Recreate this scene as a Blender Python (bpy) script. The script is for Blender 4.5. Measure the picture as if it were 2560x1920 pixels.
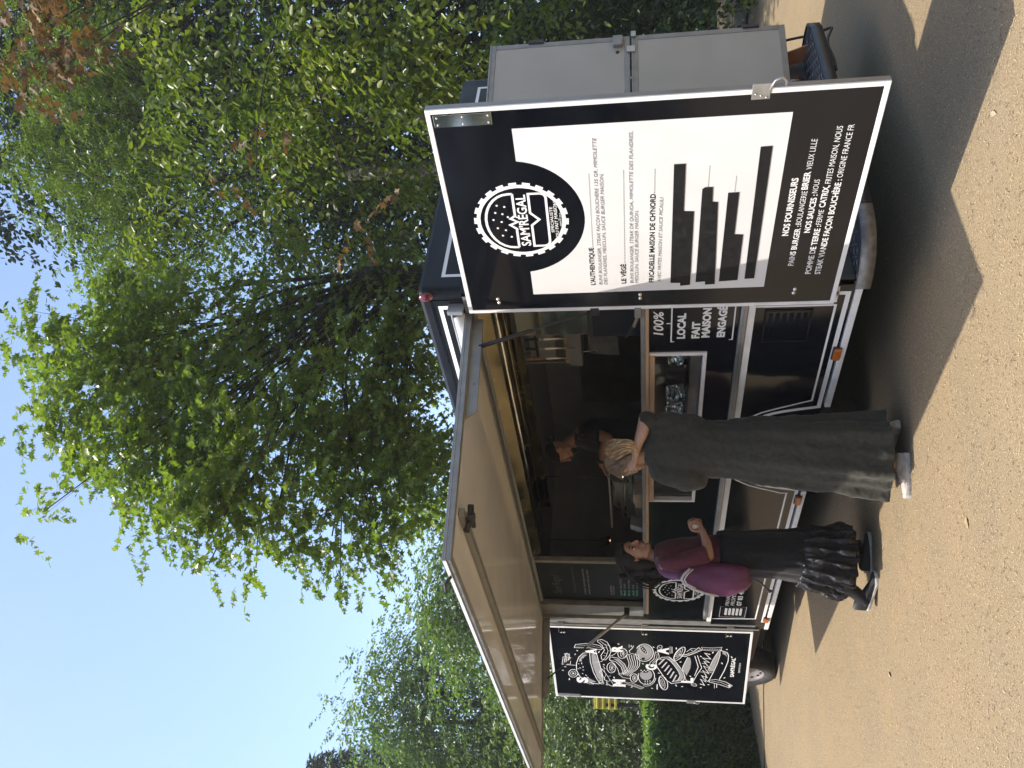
import bpy, bmesh, math, random
import numpy as np
from mathutils import Vector, Matrix
for _o in list(bpy.data.objects): bpy.data.objects.remove(_o)
SC = bpy.context.scene
COL = SC.collection
rnd = random.Random(7)
NP = np.random.default_rng(11)
pi = math.pi
sin, cos, rad = math.sin, math.cos, math.radians

# ------------------------------------------------------------------ camera
YAW, PITCH, ROLL = -0.8945, 0.1512, -0.0135
CAM = Vector((3.3192, -3.3507, 1.45))
FOCAL = 2083.45                      # in pixels of a 2560 wide picture
_f = Vector((sin(YAW)*cos(PITCH), cos(YAW)*cos(PITCH), sin(PITCH)))
_r0 = Vector((cos(YAW), -sin(YAW), 0)); _u0 = _r0.cross(_f)
_r = cos(ROLL)*_r0 + sin(ROLL)*_u0; _u = -sin(ROLL)*_r0 + cos(ROLL)*_u0
cd = bpy.data.cameras.new('camera'); cam = bpy.data.objects.new('camera', cd); COL.objects.link(cam)
# the phone was held on its side: the picture's right is the world's down
X_, Y_, Z_ = -_u, _r, -_f
cam.matrix_world = Matrix(((X_.x, Y_.x, Z_.x, CAM.x), (X_.y, Y_.y, Z_.y, CAM.y), (X_.z, Y_.z, Z_.z, CAM.z), (0, 0, 0, 1)))
cd.sensor_fit = 'HORIZONTAL'; cd.sensor_width = 36.0; cd.lens = FOCAL/2560*36
cd.clip_start = 0.05; cd.clip_end = 2000
SC.camera = cam

# ------------------------------------------------------------------ light
SUN = Vector((-0.235, -0.47, 1.0)).normalized()          # towards the sun
ELEV = math.asin(SUN.z)
W = bpy.data.worlds.new('World'); SC.world = W; W.use_nodes = True
nt = W.node_tree; nt.nodes.clear()
sky = nt.nodes.new('ShaderNodeTexSky'); sky.sky_type = 'NISHITA'; sky.sun_disc = False
sky.sun_elevation = ELEV; sky.sun_rotation = math.atan2(SUN.x, SUN.y)
sky.air_density = 1.0; sky.dust_density = 2.2; sky.ozone_density = 2.6; sky.altitude = 30
bg = nt.nodes.new('ShaderNodeBackground'); bg.inputs['Strength'].default_value = 0.15
wo = nt.nodes.new('ShaderNodeOutputWorld')
nt.links.new(sky.outputs[0], bg.inputs[0]); nt.links.new(bg.outputs[0], wo.inputs[0])
sd = bpy.data.lights.new('sun', 'SUN'); sd.energy = 2.9; sd.angle = rad(0.53); sd.color = (1.0, 0.93, 0.82)
so = bpy.data.objects.new('sun', sd); COL.objects.link(so)
so.rotation_euler = SUN.to_track_quat('Z', 'Y').to_euler(); so.location = (-6, -12, 25)
SC.view_settings.view_transform = 'Standard'; SC.view_settings.look = 'None'
SC.view_settings.exposure = 1.2; SC.view_settings.gamma = 1.0
SC.view_settings.use_curve_mapping = False
SC.cycles.max_bounces = 8; SC.cycles.transparent_max_bounces = 12; SC.cycles.use_denoising = True
SC.cycles.diffuse_bounces = 4; SC.cycles.glossy_bounces = 4; SC.cycles.caustics_reflective = False; SC.cycles.caustics_refractive = False

# ------------------------------------------------------------------ mesh helpers
class MB:
    """collects quads and polygons for ONE mesh object"""
    def __init__(s): s.v = []; s.f = []; s.m = []; s.M = None; s.mi = 0
    def P(s, p):
        p = Vector(p)
        return tuple(s.M @ p) if s.M is not None else tuple(p)
    def add(s, vs, fs):
        o = len(s.v); s.v += [s.P(p) for p in vs]
        for f in fs: s.f.append([o+i for i in f]); s.m.append(s.mi)
    def box(s, x0, x1, y0, y1, z0, z1):
        a = [(x0,y0,z0),(x1,y0,z0),(x1,y1,z0),(x0,y1,z0),(x0,y0,z1),(x1,y0,z1),(x1,y1,z1),(x0,y1,z1)]
        s.add(a, [(0,3,2,1),(4,5,6,7),(0,1,5,4),(1,2,6,5),(2,3,7,6),(3,0,4,7)])
    def prism(s, pts, a, b):
        """pts: list of 3d points (planar ring); a, b: offset vectors of the two ends"""
        n = len(pts); a = Vector(a); b = Vector(b)
        vs = [Vector(p)+a for p in pts]+[Vector(p)+b for p in pts]
        fs = [list(range(n))[::-1], list(range(n, 2*n))]+[(i,(i+1)%n,n+(i+1)%n,n+i) for i in range(n)]
        s.add(vs, fs)
    def tube(s, path, r, n=8, cap=True):
        path = [Vector(p) for p in path]
        rs = r if isinstance(r, (list, tuple)) else [r]*len(path)
        vs = []; fs = []; up = Vector((0,0,1)); prev = None
        for i, p in enumerate(path):
            t = (path[min(i+1,len(path)-1)]-path[max(i-1,0)])
            t = t.normalized() if t.length > 1e-9 else Vector((0,0,1))
            if prev is None:
                a = t.cross(up if abs(t.z) < .95 else Vector((1,0,0))).normalized()
            else:
                a = prev - t*prev.dot(t)
                a = a.normalized() if a.length > 1e-6 else t.cross(up).normalized()
            prev = a; b = t.cross(a)
            for k in range(n):
                q = 2*pi*k/n; vs.append(p+(a*cos(q)+b*sin(q))*rs[i])
        for i in range(len(path)-1):
            for k in range(n):
                fs.append((i*n+k, i*n+(k+1)%n, (i+1)*n+(k+1)%n, (i+1)*n+k))
        if cap: fs += [list(range(n))[::-1], list(range((len(path)-1)*n, len(path)*n))]
        s.add(vs, fs)
    def cyl(s, a, b, r, n=16): s.tube([a, b], r, n)
    def rev(s, prof, c, ax, n=32):
        """revolve (radius, height) profile about axis ax through c"""
        ax = Vector(ax).normalized(); c = Vector(c)
        e = ax.cross(Vector((0,0,1)) if abs(ax.z) < .9 else Vector((1,0,0))).normalized(); g = ax.cross(e)
        vs = []; fs = []
        for r, h in prof:
            for k in range(n):
                q = 2*pi*k/n; vs.append(c+ax*h+(e*cos(q)+g*sin(q))*r)
        for i in range(len(prof)-1):
            for k in range(n): fs.append((i*n+k, i*n+(k+1)%n, (i+1)*n+(k+1)%n, (i+1)*n+k))
        s.add(vs, fs)
    def ell(s, c, r, n=14, R=None):
        vs = []; fs = []; m = n//2
        for i in range(m+1):
            th = pi*i/m
            for k in range(n):
                q = 2*pi*k/n
                p = Vector((r[0]*sin(th)*cos(q), r[1]*sin(th)*sin(q), r[2]*cos(th)))
                if R is not None: p = R @ p
                vs.append(Vector(c)+p)
        for i in range(m):
            for k in range(n): fs.append((i*n+k, (i+1)*n+k, (i+1)*n+(k+1)%n, i*n+(k+1)%n))
        s.add(vs, fs)
    def loft(s, rings, closed=True, cap=(False, False)):
        n = len(rings[0]); vs = [p for r in rings for p in r]; fs = []
        for i in range(len(rings)-1):
            for k in range(n if closed else n-1):
                fs.append((i*n+k, i*n+(k+1)%n, (i+1)*n+(k+1)%n, (i+1)*n+k))
        if cap[0]: fs.append(list(range(n))[::-1])
        if cap[1]: fs.append(list(range((len(rings)-1)*n, len(rings)*n)))
        s.add(vs, fs)
    def mesh(s, name, mats, smooth=False):
        me = bpy.data.meshes.new(name)
        me.from_pydata([tuple(p) for p in s.v], [], s.f)
        for m in (mats if isinstance(mats, (list, tuple)) else [mats]): me.materials.append(m)
        if any(s.m): me.polygons.foreach_set('material_index', s.m)
        if smooth: me.polygons.foreach_set('use_smooth', [True]*len(me.polygons))
        me.update(); return me

WL = {}                                     # world location of unrotated Empties
def link(name, me, parent=None, world=True):
    o = bpy.data.objects.new(name, me); COL.objects.link(o)
    if parent is not None:
        o.parent = parent
        if world and parent in WL: o.location = -WL[parent]
        WL[o] = Vector((0,0,0)) if world else Vector((0,0,0))
    return o
def tag(o, label=None, cat=None, group=None, kind=None):
    if label: o['label'] = label
    if cat: o['category'] = cat
    if group: o['group'] = group
    if kind: o['kind'] = kind
    return o
def thing(name, label, cat, loc=(0,0,0), group=None):
    o = bpy.data.objects.new(name, None); COL.objects.link(o); o.location = loc
    o.empty_display_size = .1; WL[o] = Vector(loc)
    return tag(o, label, cat, group)
def part(name, mb, mats, parent=None, smooth=False, bevel=0, label=None, kind=None, fix=False):
    o = link(name, mb.mesh(name, mats, smooth), parent)
    if fix:
        bm = bmesh.new(); bm.from_mesh(o.data); bmesh.ops.recalc_face_normals(bm, faces=bm.faces); bm.to_mesh(o.data); bm.free()
    if bevel:
        b = o.modifiers.new('bevel', 'BEVEL'); b.width = bevel; b.segments = 2; b.limit_method = 'ANGLE'; b.angle_limit = rad(40)
    if label: o['label'] = label
    if kind: o['kind'] = kind
    return o
def box(name, x0, x1, y0, y1, z0, z1, m, parent=None, bevel=0, label=None):
    b = MB(); b.box(x0, x1, y0, y1, z0, z1); return part(name, b, m, parent, bevel=bevel, label=label)

# ------------------------------------------------------------------ materials
def mat(name, col, rough=.5, metal=0., spec=.5, coat=0., emit=None, estr=0.):
    m = bpy.data.materials.new(name); m.use_nodes = True
    b = m.node_tree.nodes['Principled BSDF']
    b.inputs['Base Color'].default_value = (*col, 1); b.inputs['Roughness'].default_value = rough
    b.inputs['Metallic'].default_value = metal; b.inputs['Specular IOR Level'].default_value = spec
    b.inputs['Coat Weight'].default_value = coat
    if emit: b.inputs['Emission Color'].default_value = (*emit, 1); b.inputs['Emission Strength'].default_value = estr
    return m
def nodes(m): return m.node_tree.nodes, m.node_tree.links, m.node_tree.nodes['Principled BSDF']
def noisy(m, c0, c1, scale=20., detail=6., bump=0., bscale=None, rough=None, lo=.35, hi=.65, coord='Object', dist=.002, stretch=None):
    """vary the base colour between two colours of the thing itself, and its fine relief"""
    N, L, b = nodes(m)
    tc = N.new('ShaderNodeTexCoord'); src = tc.outputs[coord]
    if stretch:
        mp = N.new('ShaderNodeMapping'); mp.inputs['Scale'].default_value = stretch; L.new(src, mp.inputs[0]); src = mp.outputs[0]
    n = N.new('ShaderNodeTexNoise'); n.inputs['Scale'].default_value = scale; n.inputs['Detail'].default_value = detail; L.new(src, n.inputs['Vector'])
    r = N.new('ShaderNodeValToRGB'); r.color_ramp.elements[0].position = lo; r.color_ramp.elements[1].position = hi
    r.color_ramp.elements[0].color = (*c0, 1); r.color_ramp.elements[1].color = (*c1, 1)
    L.new(n.outputs[0], r.inputs[0]); L.new(r.outputs[0], b.inputs['Base Color'])
    if rough:
        mr = N.new('ShaderNodeMapRange'); mr.inputs[3].default_value = rough[0]; mr.inputs[4].default_value = rough[1]
        mr.inputs[1].default_value = lo; mr.inputs[2].default_value = hi
        L.new(n.outputs[0], mr.inputs[0]); L.new(mr.outputs[0], b.inputs['Roughness'])
    if bump:
        n2 = N.new('ShaderNodeTexNoise'); n2.inputs['Scale'].default_value = bscale or scale*4; n2.inputs['Detail'].default_value = 4; L.new(src, n2.inputs['Vector'])
        bp = N.new('ShaderNodeBump'); bp.inputs['Strength'].default_value = bump; bp.inputs['Distance'].default_value = dist
        L.new(n2.outputs[0], bp.inputs['Height']); L.new(bp.outputs[0], b.inputs['Normal'])
    return m

BLACK = noisy(mat('black_gloss_panel', (.004,.0045,.007), .1, spec=.45), (.003,.0035,.006), (.005,.006,.009), 3, 6, .12, 1.7, (.06,.16), dist=.004)
BLACKSAT = noisy(mat('black_satin_moulding', (.006,.007,.010), .4, spec=.22), (.005,.006,.009), (.009,.010,.013), 8, 5, .1, 60, (.34,.5))
NAVY = noisy(mat('interior_dark', (.28,.295,.32), .42), (.25,.265,.29), (.32,.33,.35), 4, 4, .05, 30, (.28,.45))
STEEL = noisy(mat('brushed_steel', (.35,.34,.31), .32, 1.), (.30,.29,.27), (.42,.40,.36), 6, 6, .05, 90, (.24,.42), stretch=(1,1,8))
DSTEEL = noisy(mat('dark_steel', (.26,.25,.225), .36, .75), (.22,.21,.19), (.31,.295,.26), 5, 6, .05, 60, (.3,.5))
CHROME = mat('polished_tube', (.75,.72,.64), .08, 1.)
BRASS = noisy(mat('gold_tinted_steel', (.2,.17,.09), .24, 1.), (.15,.125,.07), (.25,.21,.12), 6, 5, .05, 40, (.14,.28))
ALU = noisy(mat('aluminium_profile', (.42,.42,.41), .38, .75), (.38,.38,.37), (.48,.48,.465), 14, 6, .05, 120, (.3,.48))
ALUG = noisy(mat('grey_anodised_profile', (.24,.24,.225), .42, .35), (.21,.21,.2), (.28,.28,.265), 12, 6, .05, 100, (.36,.5))
WHITEP = noisy(mat('white_lacquer_frame', (.78,.78,.76), .35), (.72,.72,.70), (.82,.82,.80), 9, 6, .05, 60, (.28,.42))
PRINTW = mat('white_print', (.80,.80,.79), .4)
PRINTG = mat('grey_print', (.30,.30,.30), .45)
PRINTS = mat('grey_small_print', (.16,.16,.165), .4)
PRINTK = mat('black_print', (.010,.011,.014), .22)
TAPE = noisy(mat('black_tape', (.010,.010,.011), .45, spec=.25), (.008,.008,.009), (.014,.014,.015), 30, 5, .4, 26, (.4,.55), dist=.002)
SHEET = noisy(mat('white_menu_sheet', (.68,.68,.67), .4), (.66,.66,.65), (.70,.70,.69), 5)
PANELG = noisy(mat('off_white_panel_inside', (.75,.745,.755), .08, spec=.42), (.72,.715,.725), (.77,.765,.775), 3, 6, .05, 2.2, (.06,.12), dist=.003)
PANELR = noisy(mat('grey_panel_inside', (.37,.36,.31), .24, spec=.45), (.35,.34,.295), (.395,.385,.335), 3, 6, .06, 3, (.32,.5), dist=.004)
RUBBER = noisy(mat('tyre_rubber', (.022,.022,.022), .75), (.018,.018,.018), (.035,.034,.032), 18, 6, .2, 90)
RIM = noisy(mat('painted_wheel', (.27,.25,.25), .45, .3), (.22,.205,.2), (.31,.29,.285), 14, 6, .05, 60)
PLASTIC = noisy(mat('black_plastic', (.02,.02,.021), .5), (.017,.017,.018), (.028,.028,.028), 14, 6, .1, 120)
UNDER = mat('underbody', (.02,.02,.02), .8)
AMBER = mat('amber_lens', (.42,.11,.015), .22, coat=.4)
REDL = mat('red_lens', (.085,.006,.007), .15, coat=.3)
CLEAR = mat('clear_lens', (.5,.5,.5), .12, coat=.5)
WOOD = noisy(mat('wooden_ledge', (.46,.31,.20), .45), (.38,.25,.155), (.52,.36,.235), 5, 7, .1, 60, stretch=(1,10,10))
CHEQ = noisy(mat('tread_plate', (.085,.088,.09), .42, .5), (.07,.072,.075), (.11,.112,.115), 20, 6, .1, 90, (.3,.5))
CHALK = noisy(mat('blackboard', (.012,.018,.022), .6, spec=.2), (.010,.015,.018), (.018,.024,.028), 5, 6)
CHALKW = mat('chalk_pale', (.33,.35,.36), .9); CHALKG = mat('chalk_green', (.16,.55,.38), .8); CHALKD = mat('chalk_faded', (.10,.115,.125), .9)
CABLE = mat('black_cable', (.012,.012,.012), .6)
def glass_mat():
    m = bpy.data.materials.new('display_glass'); m.use_nodes = True
    N = m.node_tree.nodes; L = m.node_tree.links; N.clear()
    o = N.new('ShaderNodeOutputMaterial'); t = N.new('ShaderNodeBsdfTransparent'); g = N.new('ShaderNodeBsdfGlossy'); x = N.new('ShaderNodeMixShader')
    fr = N.new('ShaderNodeFresnel'); fr.inputs[0].default_value = 1.5
    t.inputs[0].default_value = (.95,.96,.95,1); g.inputs['Roughness'].default_value = .02
    L.new(fr.outputs[0], x.inputs[0]); L.new(t.outputs[0], x.inputs[1]); L.new(g.outputs[0], x.inputs[2]); L.new(x.outputs[0], o.inputs[0])
    return m
GLASS = glass_mat()
TINT = mat('tinted_cab_glass', (.012,.014,.016), .05)

def zg(x): return -.0178*(max(-14., min(9., x))+6)        # the lane falls gently towards the right

# ------------------------------------------------------------------ setting: ground
def asphalt():
    m = bpy.data.materials.new('pale_worn_asphalt'); m.use_nodes = True
    N, L, b = nodes(m); b.inputs['Roughness'].default_value = .85; b.inputs['Specular IOR Level'].default_value = .3
    tc = N.new('ShaderNodeTexCoord')
    def noise(s, d=6, r=.6):
        n = N.new('ShaderNodeTexNoise'); n.inputs['Scale'].default_value = s; n.inputs['Detail'].default_value = d; n.inputs['Roughness'].default_value = r
        L.new(tc.outputs['Object'], n.inputs['Vector']); return n.outputs[0]
    def ramp(src, stops):
        r = N.new('ShaderNodeValToRGB'); e = r.color_ramp.elements
        while len(e) < len(stops): e.new(.5)
        for k, (p, c) in enumerate(stops): e[k].position = p; e[k].color = (*c, 1)
        L.new(src, r.inputs[0]); return r.outputs[0]
    def mix(f, a, c, t='MIX'):
        x = N.new('ShaderNodeMix'); x.data_type = 'RGBA'; x.blend_type = t
        if isinstance(f, float): x.inputs[0].default_value = f
        else: L.new(f, x.inputs[0])
        L.new(a, x.inputs[6]); L.new(c, x.inputs[7]); return x.outputs[2]
    base = ramp(noise(.9, 8), [(.3, (.196,.150,.088)), (.5, (.250,.186,.104)), (.72, (.308,.220,.112))])
    grey = ramp(noise(2.3, 6), [(.35, (.192,.156,.102)), (.65, (.290,.205,.104))])
    c = mix(.4, base, grey)
    # fine fallen chaff caught in the asphalt, pale and brown
    vo = N.new('ShaderNodeTexVoronoi'); vo.inputs['Scale'].default_value = 85; L.new(tc.outputs['Object'], vo.inputs['Vector'])
    chaff = ramp(noise(140, 4, .75), [(.36, (.07,.05,.03)), (.46, (.20,.155,.098)), (.55, (.26,.195,.118)), (.64, (.52,.41,.245))])
    c = mix(.5, c, chaff)
    dots = N.new('ShaderNodeMath'); dots.operation = 'LESS_THAN'; dots.inputs[1].default_value = .12; L.new(vo.outputs['Distance'], dots.inputs[0])
    sub = N.new('ShaderNodeMath'); sub.operation = 'MULTIPLY'; sub.inputs[1].default_value = .22; L.new(dots.outputs[0], sub.inputs[0])
    dk = N.new('ShaderNodeRGB'); dk.outputs[0].default_value = (.12,.085,.05,1)
    c = mix(sub.outputs[0], c, dk.outputs[0])
    L.new(c, b.inputs['Base Color'])
    h = N.new('ShaderNodeMath'); h.operation = 'ADD'; L.new(noise(150, 4, .7), h.inputs[0]); L.new(noise(18, 4), h.inputs[1])
    bp = N.new('ShaderNodeBump'); bp.inputs['Strength'].default_value = .33; bp.inputs['Distance'].default_value = .004
    L.new(h.outputs[0], bp.inputs['Height']); L.new(bp.outputs[0], b.inputs['Normal'])
    return m
g = MB()
xs = [-130,-14,-6,0,9,130]; ys = [-130,-20,0,20,130]
g.add([(x, y, zg(x)) for y in ys for x in xs], [(j*6+i, j*6+i+1, (j+1)*6+i+1, (j+1)*6+i) for j in range(4) for i in range(5)])
ground = part('ground', g, asphalt()); ground['kind'] = 'structure'
SOIL = noisy(mat('leaf_litter_soil', (.07,.055,.035), .95), (.045,.036,.024), (.11,.085,.05), 3, 8, .6, 25, dist=.03)
v = MB()
for (x0, x1, y0, y1) in [(-60,-8.5,-25,60), (-8.5,60,7.6,60)]:
    n = 14
    for i in range(n):
        xa = x0+(x1-x0)*i/n; xb = x0+(x1-x0)*(i+1)/n
        v.add([(xa,y0,zg(xa)+.03),(xb,y0,zg(xb)+.03),(xb,y1,zg(xb)+.03),(xa,y1,zg(xa)+.03)], [(0,1,2,3)])
verge = part('soil_verge', v, SOIL); verge['kind'] = 'structure'
# ------------------------------------------------------------------ flat lettering
_TC = {}
def glyphs(body, weight, shear):
    k = (body, weight, shear)
    if k in _TC: return _TC[k]
    cu = bpy.data.curves.new('t', 'FONT'); cu.body = body; cu.size = 1; cu.offset = weight; cu.shear = shear; cu.resolution_u = 3
    ob = bpy.data.objects.new('t', cu); COL.objects.link(ob)
    dg = bpy.context.evaluated_depsgraph_get(); dg.update()
    me = bpy.data.meshes.new_from_object(ob.evaluated_get(dg))
    vs = [tuple(v.co) for v in me.vertices]; fs = [list(p.vertices) for p in me.polygons]
    bpy.data.objects.remove(ob); bpy.data.curves.remove(cu); bpy.data.meshes.remove(me)
    _TC[k] = (vs, fs); return vs, fs
_hv = [v[1] for v in glyphs('H', 0, 0)[0]]; CAPH = max(_hv)-min(_hv)
def text(mb, body, s0, s1, t0, cap, place, weight=0., shear=0., align='L'):
    """lettering from s0 to s1 (None: natural width) on the line t0; place(s, t) gives the 3d point"""
    vs, fs = glyphs(body, weight, shear)
    if not vs: return
    xa = min(v[0] for v in vs); xb = max(v[0] for v in vs)
    ky = cap/CAPH
    kx = ky if s1 is None else (s1-s0)/(xb-xa)
    off = s0 - ((xb-xa)*kx/2 if align == 'C' else 0)
    mb.add([place(off+(v[0]-xa)*kx, t0+v[1]*ky) for v in vs], fs)
def stroke(mb, pts, w, place, closed=False):
    """a ribbon of width w along 2d points with mitred corners"""
    p = [Vector((a, b)) for a, b in pts]
    if len(p) > 2 and (p[0]-p[-1]).length < 1e-6: p = p[:-1]; closed = True
    n = len(p); vs = []
    for i in range(n):
        a = p[i-1] if (i or closed) else None; c = p[(i+1) % n] if (i < n-1 or closed) else None
        d1 = (p[i]-a).normalized() if a is not None and (p[i]-a).length > 1e-9 else None
        d2 = (c-p[i]).normalized() if c is not None and (c-p[i]).length > 1e-9 else None
        d1 = d1 or d2; d2 = d2 or d1
        n1 = Vector((-d1.y, d1.x)); n2 = Vector((-d2.y, d2.x)); m = n1+n2
        m = m.normalized() if m.length > .2 else n1
        k = min(1.8, 1/max(.3, m.dot(n1)))
        for s in (1, -1):
            q = p[i]+m*(w/2*k*s); vs.append(place(q.x, q.y))
    fs = [(2*i, 2*i+1, 2*((i+1) % n)+1, 2*((i+1) % n)) for i in range(n if closed else n-1)]
    mb.add(vs, fs)
def fill(mb, pts, place): mb.add([place(a, b) for a, b in pts], [list(range(len(pts)))])
def dots(mb, s0, s1, t, d, gap, place):
    n = int((s1-s0)/gap)
    for i in range(n):
        a = s0+i*gap; mb.add([place(a, t), place(a+d, t), place(a+d, t+d), place(a, t+d)], [(0,1,2,3)])
def arc(cx, cz, r, a0, a1, n=20, rz=None):
    rz = rz or r
    return [(cx+r*cos(rad(a0+(a1-a0)*i/n)), cz+rz*sin(rad(a0+(a1-a0)*i/n))) for i in range(n+1)]
def logo(mb, cx, cz, r, place):
    """round burger badge with a cogged rim"""
    k = r/.235; n = 22; outer = []
    for i in range(n):
        a = 360*i/n
        for da, rr in ((0, .226), (0, .240), (9.5, .240), (9.5, .226)): outer.append((cx+rr*k*cos(rad(a+da)), cz+rr*k*sin(rad(a+da))))
    inner = [(cx+.207*k*cos(math.atan2(z-cz, x-cx)), cz+.207*k*sin(math.atan2(z-cz, x-cx))) for x, z in outer]
    m = len(outer)
    mb.add([place(*p) for p in outer]+[place(*p) for p in inner], [(i, (i+1) % m, m+(i+1) % m, m+i) for i in range(m)])
    Q = lambda pts: [(cx+a*k, cz+b*k) for a, b in pts]
    # top bun: dome with a broken lower edge
    dome = [(-.172, .028)]+[(-.172*cos(rad(t)), .05+.128*sin(rad(t))) for t in range(0, 181, 12)]+[(.172, .028)]
    jag = [(.172, .028), (.035, .028), (.018, .052), (-.004, .018), (-.022, .058), (-.05, .026), (-.062, .028), (-.172, .028)]
    stroke(mb, Q(dome), .0135*k, place); stroke(mb, Q(jag), .0125*k, place)
    for a, b in [(-.10, .06), (-.055, .085), (-.04, .125), (.0, .1), (.015, .14), (.05, .09), (.06, .125), (.03, .065), (.095, .075), (.105, .112), (-.09, .105)]:
        fill(mb, Q([(a+.006*cos(t*pi/4), b+.006*sin(t*pi/4)) for t in range(8)]), place)
    text(mb, "SAM'RÉGAL", cx-.165*k, cx+.165*k, cz-.034*k, .046*k, place, .022)
    low = [(-.168, -.052), (-.03, -.052), (.006, -.092), (.05, -.05), (.168, -.05)]+[(.168-.03+.03*cos(rad(t)), -.105-.03*sin(rad(t))) for t in range(0, 91, 18)]+[(-.168+.03-.03*sin(rad(t)), -.105-.03*cos(rad(t))) for t in range(0, 91, 18)]+[(-.168, -.052)]
    stroke(mb, Q(low), .0125*k, place)
    text(mb, "SPÉCIALISTE", cx-.082*k, cx+.082*k, cz-.162*k, .014*k, place, .01)
    text(mb, "DU FAIT MAISON", cx-.112*k, cx+.112*k, cz-.184*k, .0155*k, place, .014)
    stroke(mb, Q([(-.006, -.190), (.006, -.190)]), .003*k, place)
    text(mb, "DEPUIS 2015", cx-.042*k, cx+.042*k, cz-.203*k, .009*k, place, .004)

# ------------------------------------------------------------------ the food truck
truck = thing('food_truck', "black food truck with raised awning flap and menu panels swung open", 'food truck', (-2.3, 1.1, .25))
L_, Wd, ZR = 4.70, 2.24, 2.72
def plate(mb, x0, x1, z0, z1, y0=0., y1=.045): mb.box(x0, x1, y0, y1, z0, z1)
# side wall below the hatch, round the display window and the wheel arch
b = MB()
plate(b, -2.31, -.567, .90, 1.043); plate(b, -L_, -2.31, .90, 1.385); plate(b, -.567, 0, .90, 1.385)
WX, WZ, WR = -1.634, .30, .43
ap = [(WX+WR*cos(t), max(.285, WZ+WR*sin(t))) for t in [pi*i/18 for i in range(19)]]
b.prism([(0,0,.285),(0,0,.90),(-L_,0,.90),(-L_,0,.285)]+[(x,0,z) for x, z in ap[::-1]], (0,.0,0), (0,.045,0))
part('side_panel', b, BLACK, truck)
# wheel housing liner
b = MB(); 
for i in range(18):
    (xa, za), (xb, zb) = ap[i], ap[i+1]
    b.add([(xa,.045,za),(xb,.045,zb),(xb,.55,zb),(xa,.55,za)], [(0,1,2,3)])
part('wheel_housing', b, UNDER, truck)
# raised roof with rounded rear corner posts
b = MB()
def rrect(x0, x1, y0, y1, r, z, n=6):
    o = []
    for cx, cy, a in ((x1-r, y0+r, -90), (x1-r, y1-r, 0), (x0+r, y1-r, 90), (x0+r, y0+r, 180)):
        for i in range(n+1): t = rad(a+90*i/n); o.append((cx+r*cos(t), cy+r*sin(t), z))
    return o
b.loft([rrect(-L_, .0, .0, Wd, .05, 2.455), rrect(-L_, .0, .0, Wd, .05, 2.69), rrect(-L_+.01, -.012, .012, Wd-.012, .045, 2.712), rrect(-L_+.05, -.05, .05, Wd-.05, .04, 2.722)], cap=(False, True))
part('roof', b, BLACKSAT, truck, bevel=.004)
b = MB(); b.box(-L_+.05, -.075, -.006, .002, 2.640, 2.650); b.box(-L_+.05, -.1, -.005, .002, 2.515, 2.525); b.box(-.072, -.068, -.004, .002, 2.46, 2.69)
part('roof_groove', b, BLACK, truck)
# white line graphics on the roof side and rear
b = MB(); pl = lambda y: (lambda s, t: (s, y, t))
def outline(mb, x0, x1, z0, z1, w, place): stroke(mb, [(x0,z0),(x1,z0),(x1,z1),(x0,z1),(x0,z0)], w, place)
P = pl(-.0025)
fill(b, [(-L_+.1,2.586),(-.115,2.586),(-.115,2.611),(-L_+.1,2.611)], P); fill(b, [(-L_+.1,2.529),(-.118,2.529),(-.118,2.549),(-L_+.1,2.549)], P)
fill(b, [(-.144,2.549),(-.115,2.549),(-.115,2.586),(-.144,2.586)], P)
PR = lambda s, t: (.0025, s, t)
outline(b, .13, 2.09, 1.2, 2.575, .022, PR)
part('stripe_graphics', b, PRINTW, truck)
# awning cassette under the roof edge
b = MB(); b.tube([(-L_+.1, -.03, 2.492), (-.17, -.03, 2.492)], .036, 14); part('awning_roll', b, WHITEP, truck, smooth=True)
b = MB(); b.box(-L_+.1, -.105, -.052, .0, 2.524, 2.532); b.box(-.125, -.097, -.07, .0, 2.455, 2.545); part('awning_rail', b, ALU, truck, bevel=.002)
# rear wall with its open doorway
b = MB()
for (y0, y1, z0, z1) in ((0, .56, .40, 2.46), (1.42, Wd, .40, 2.46)): b.box(-.045, 0, y0, y1, z0, z1)
part('rear_wall', b, BLACKSAT, truck)
b = MB(); b.box(-L_, -L_+.04, .045, Wd-.04, .4, 2.46); b.box(-L_, 0, Wd-.04, Wd, .28, 2.46); part('far_wall', b, BLACK, truck)
b = MB(); b.box(-L_, -.02, .0, Wd, 2.43, 2.456); part('header_beam', b, ALUG, truck)
b = MB(); b.box(-6.3, -.1, .25, 2.0, .17, .36); b.box(-6.2, -.3, .5, .62, .1, .2); b.box(-6.2, -.3, 1.6, 1.72, .1, .2); part('chassis', b, UNDER, truck)
# hatch jambs
b = MB(); b.box(-.175, -.128, -.004, .05, 1.40, 2.43); b.box(-.125, -.1, .0, .05, .36, 2.43); part('hatch_jamb', b, ALUG, truck, bevel=.003)
b = MB(); b.box(-4.615, -4.543, -.012, .06, .795, 2.43); b.box(-4.66, -4.618, -.006, .06, .37, 2.43); b.box(-4.70, -4.665, .0, .06, .33, 2.43); b.box(-4.735, -4.703, -.010, .03, .33, 2.43)
part('hatch_jamb', b, ALUG, truck, bevel=.003)
b = MB(); b.box(-4.54, -4.31, .02, .07, 1.437, 2.43); part('jamb_cover', b, ALUG, truck)
for z in (2.262, 1.427, .601):
    b = MB(); b.box(-4.70, -4.655, -.022, -.006, z-.03, z+.03); b.cyl((-4.68,-.024,z-.035), (-4.68,-.024,z+.035), .007, 8); part('hinge', b, ALU, truck, bevel=.002)
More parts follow.
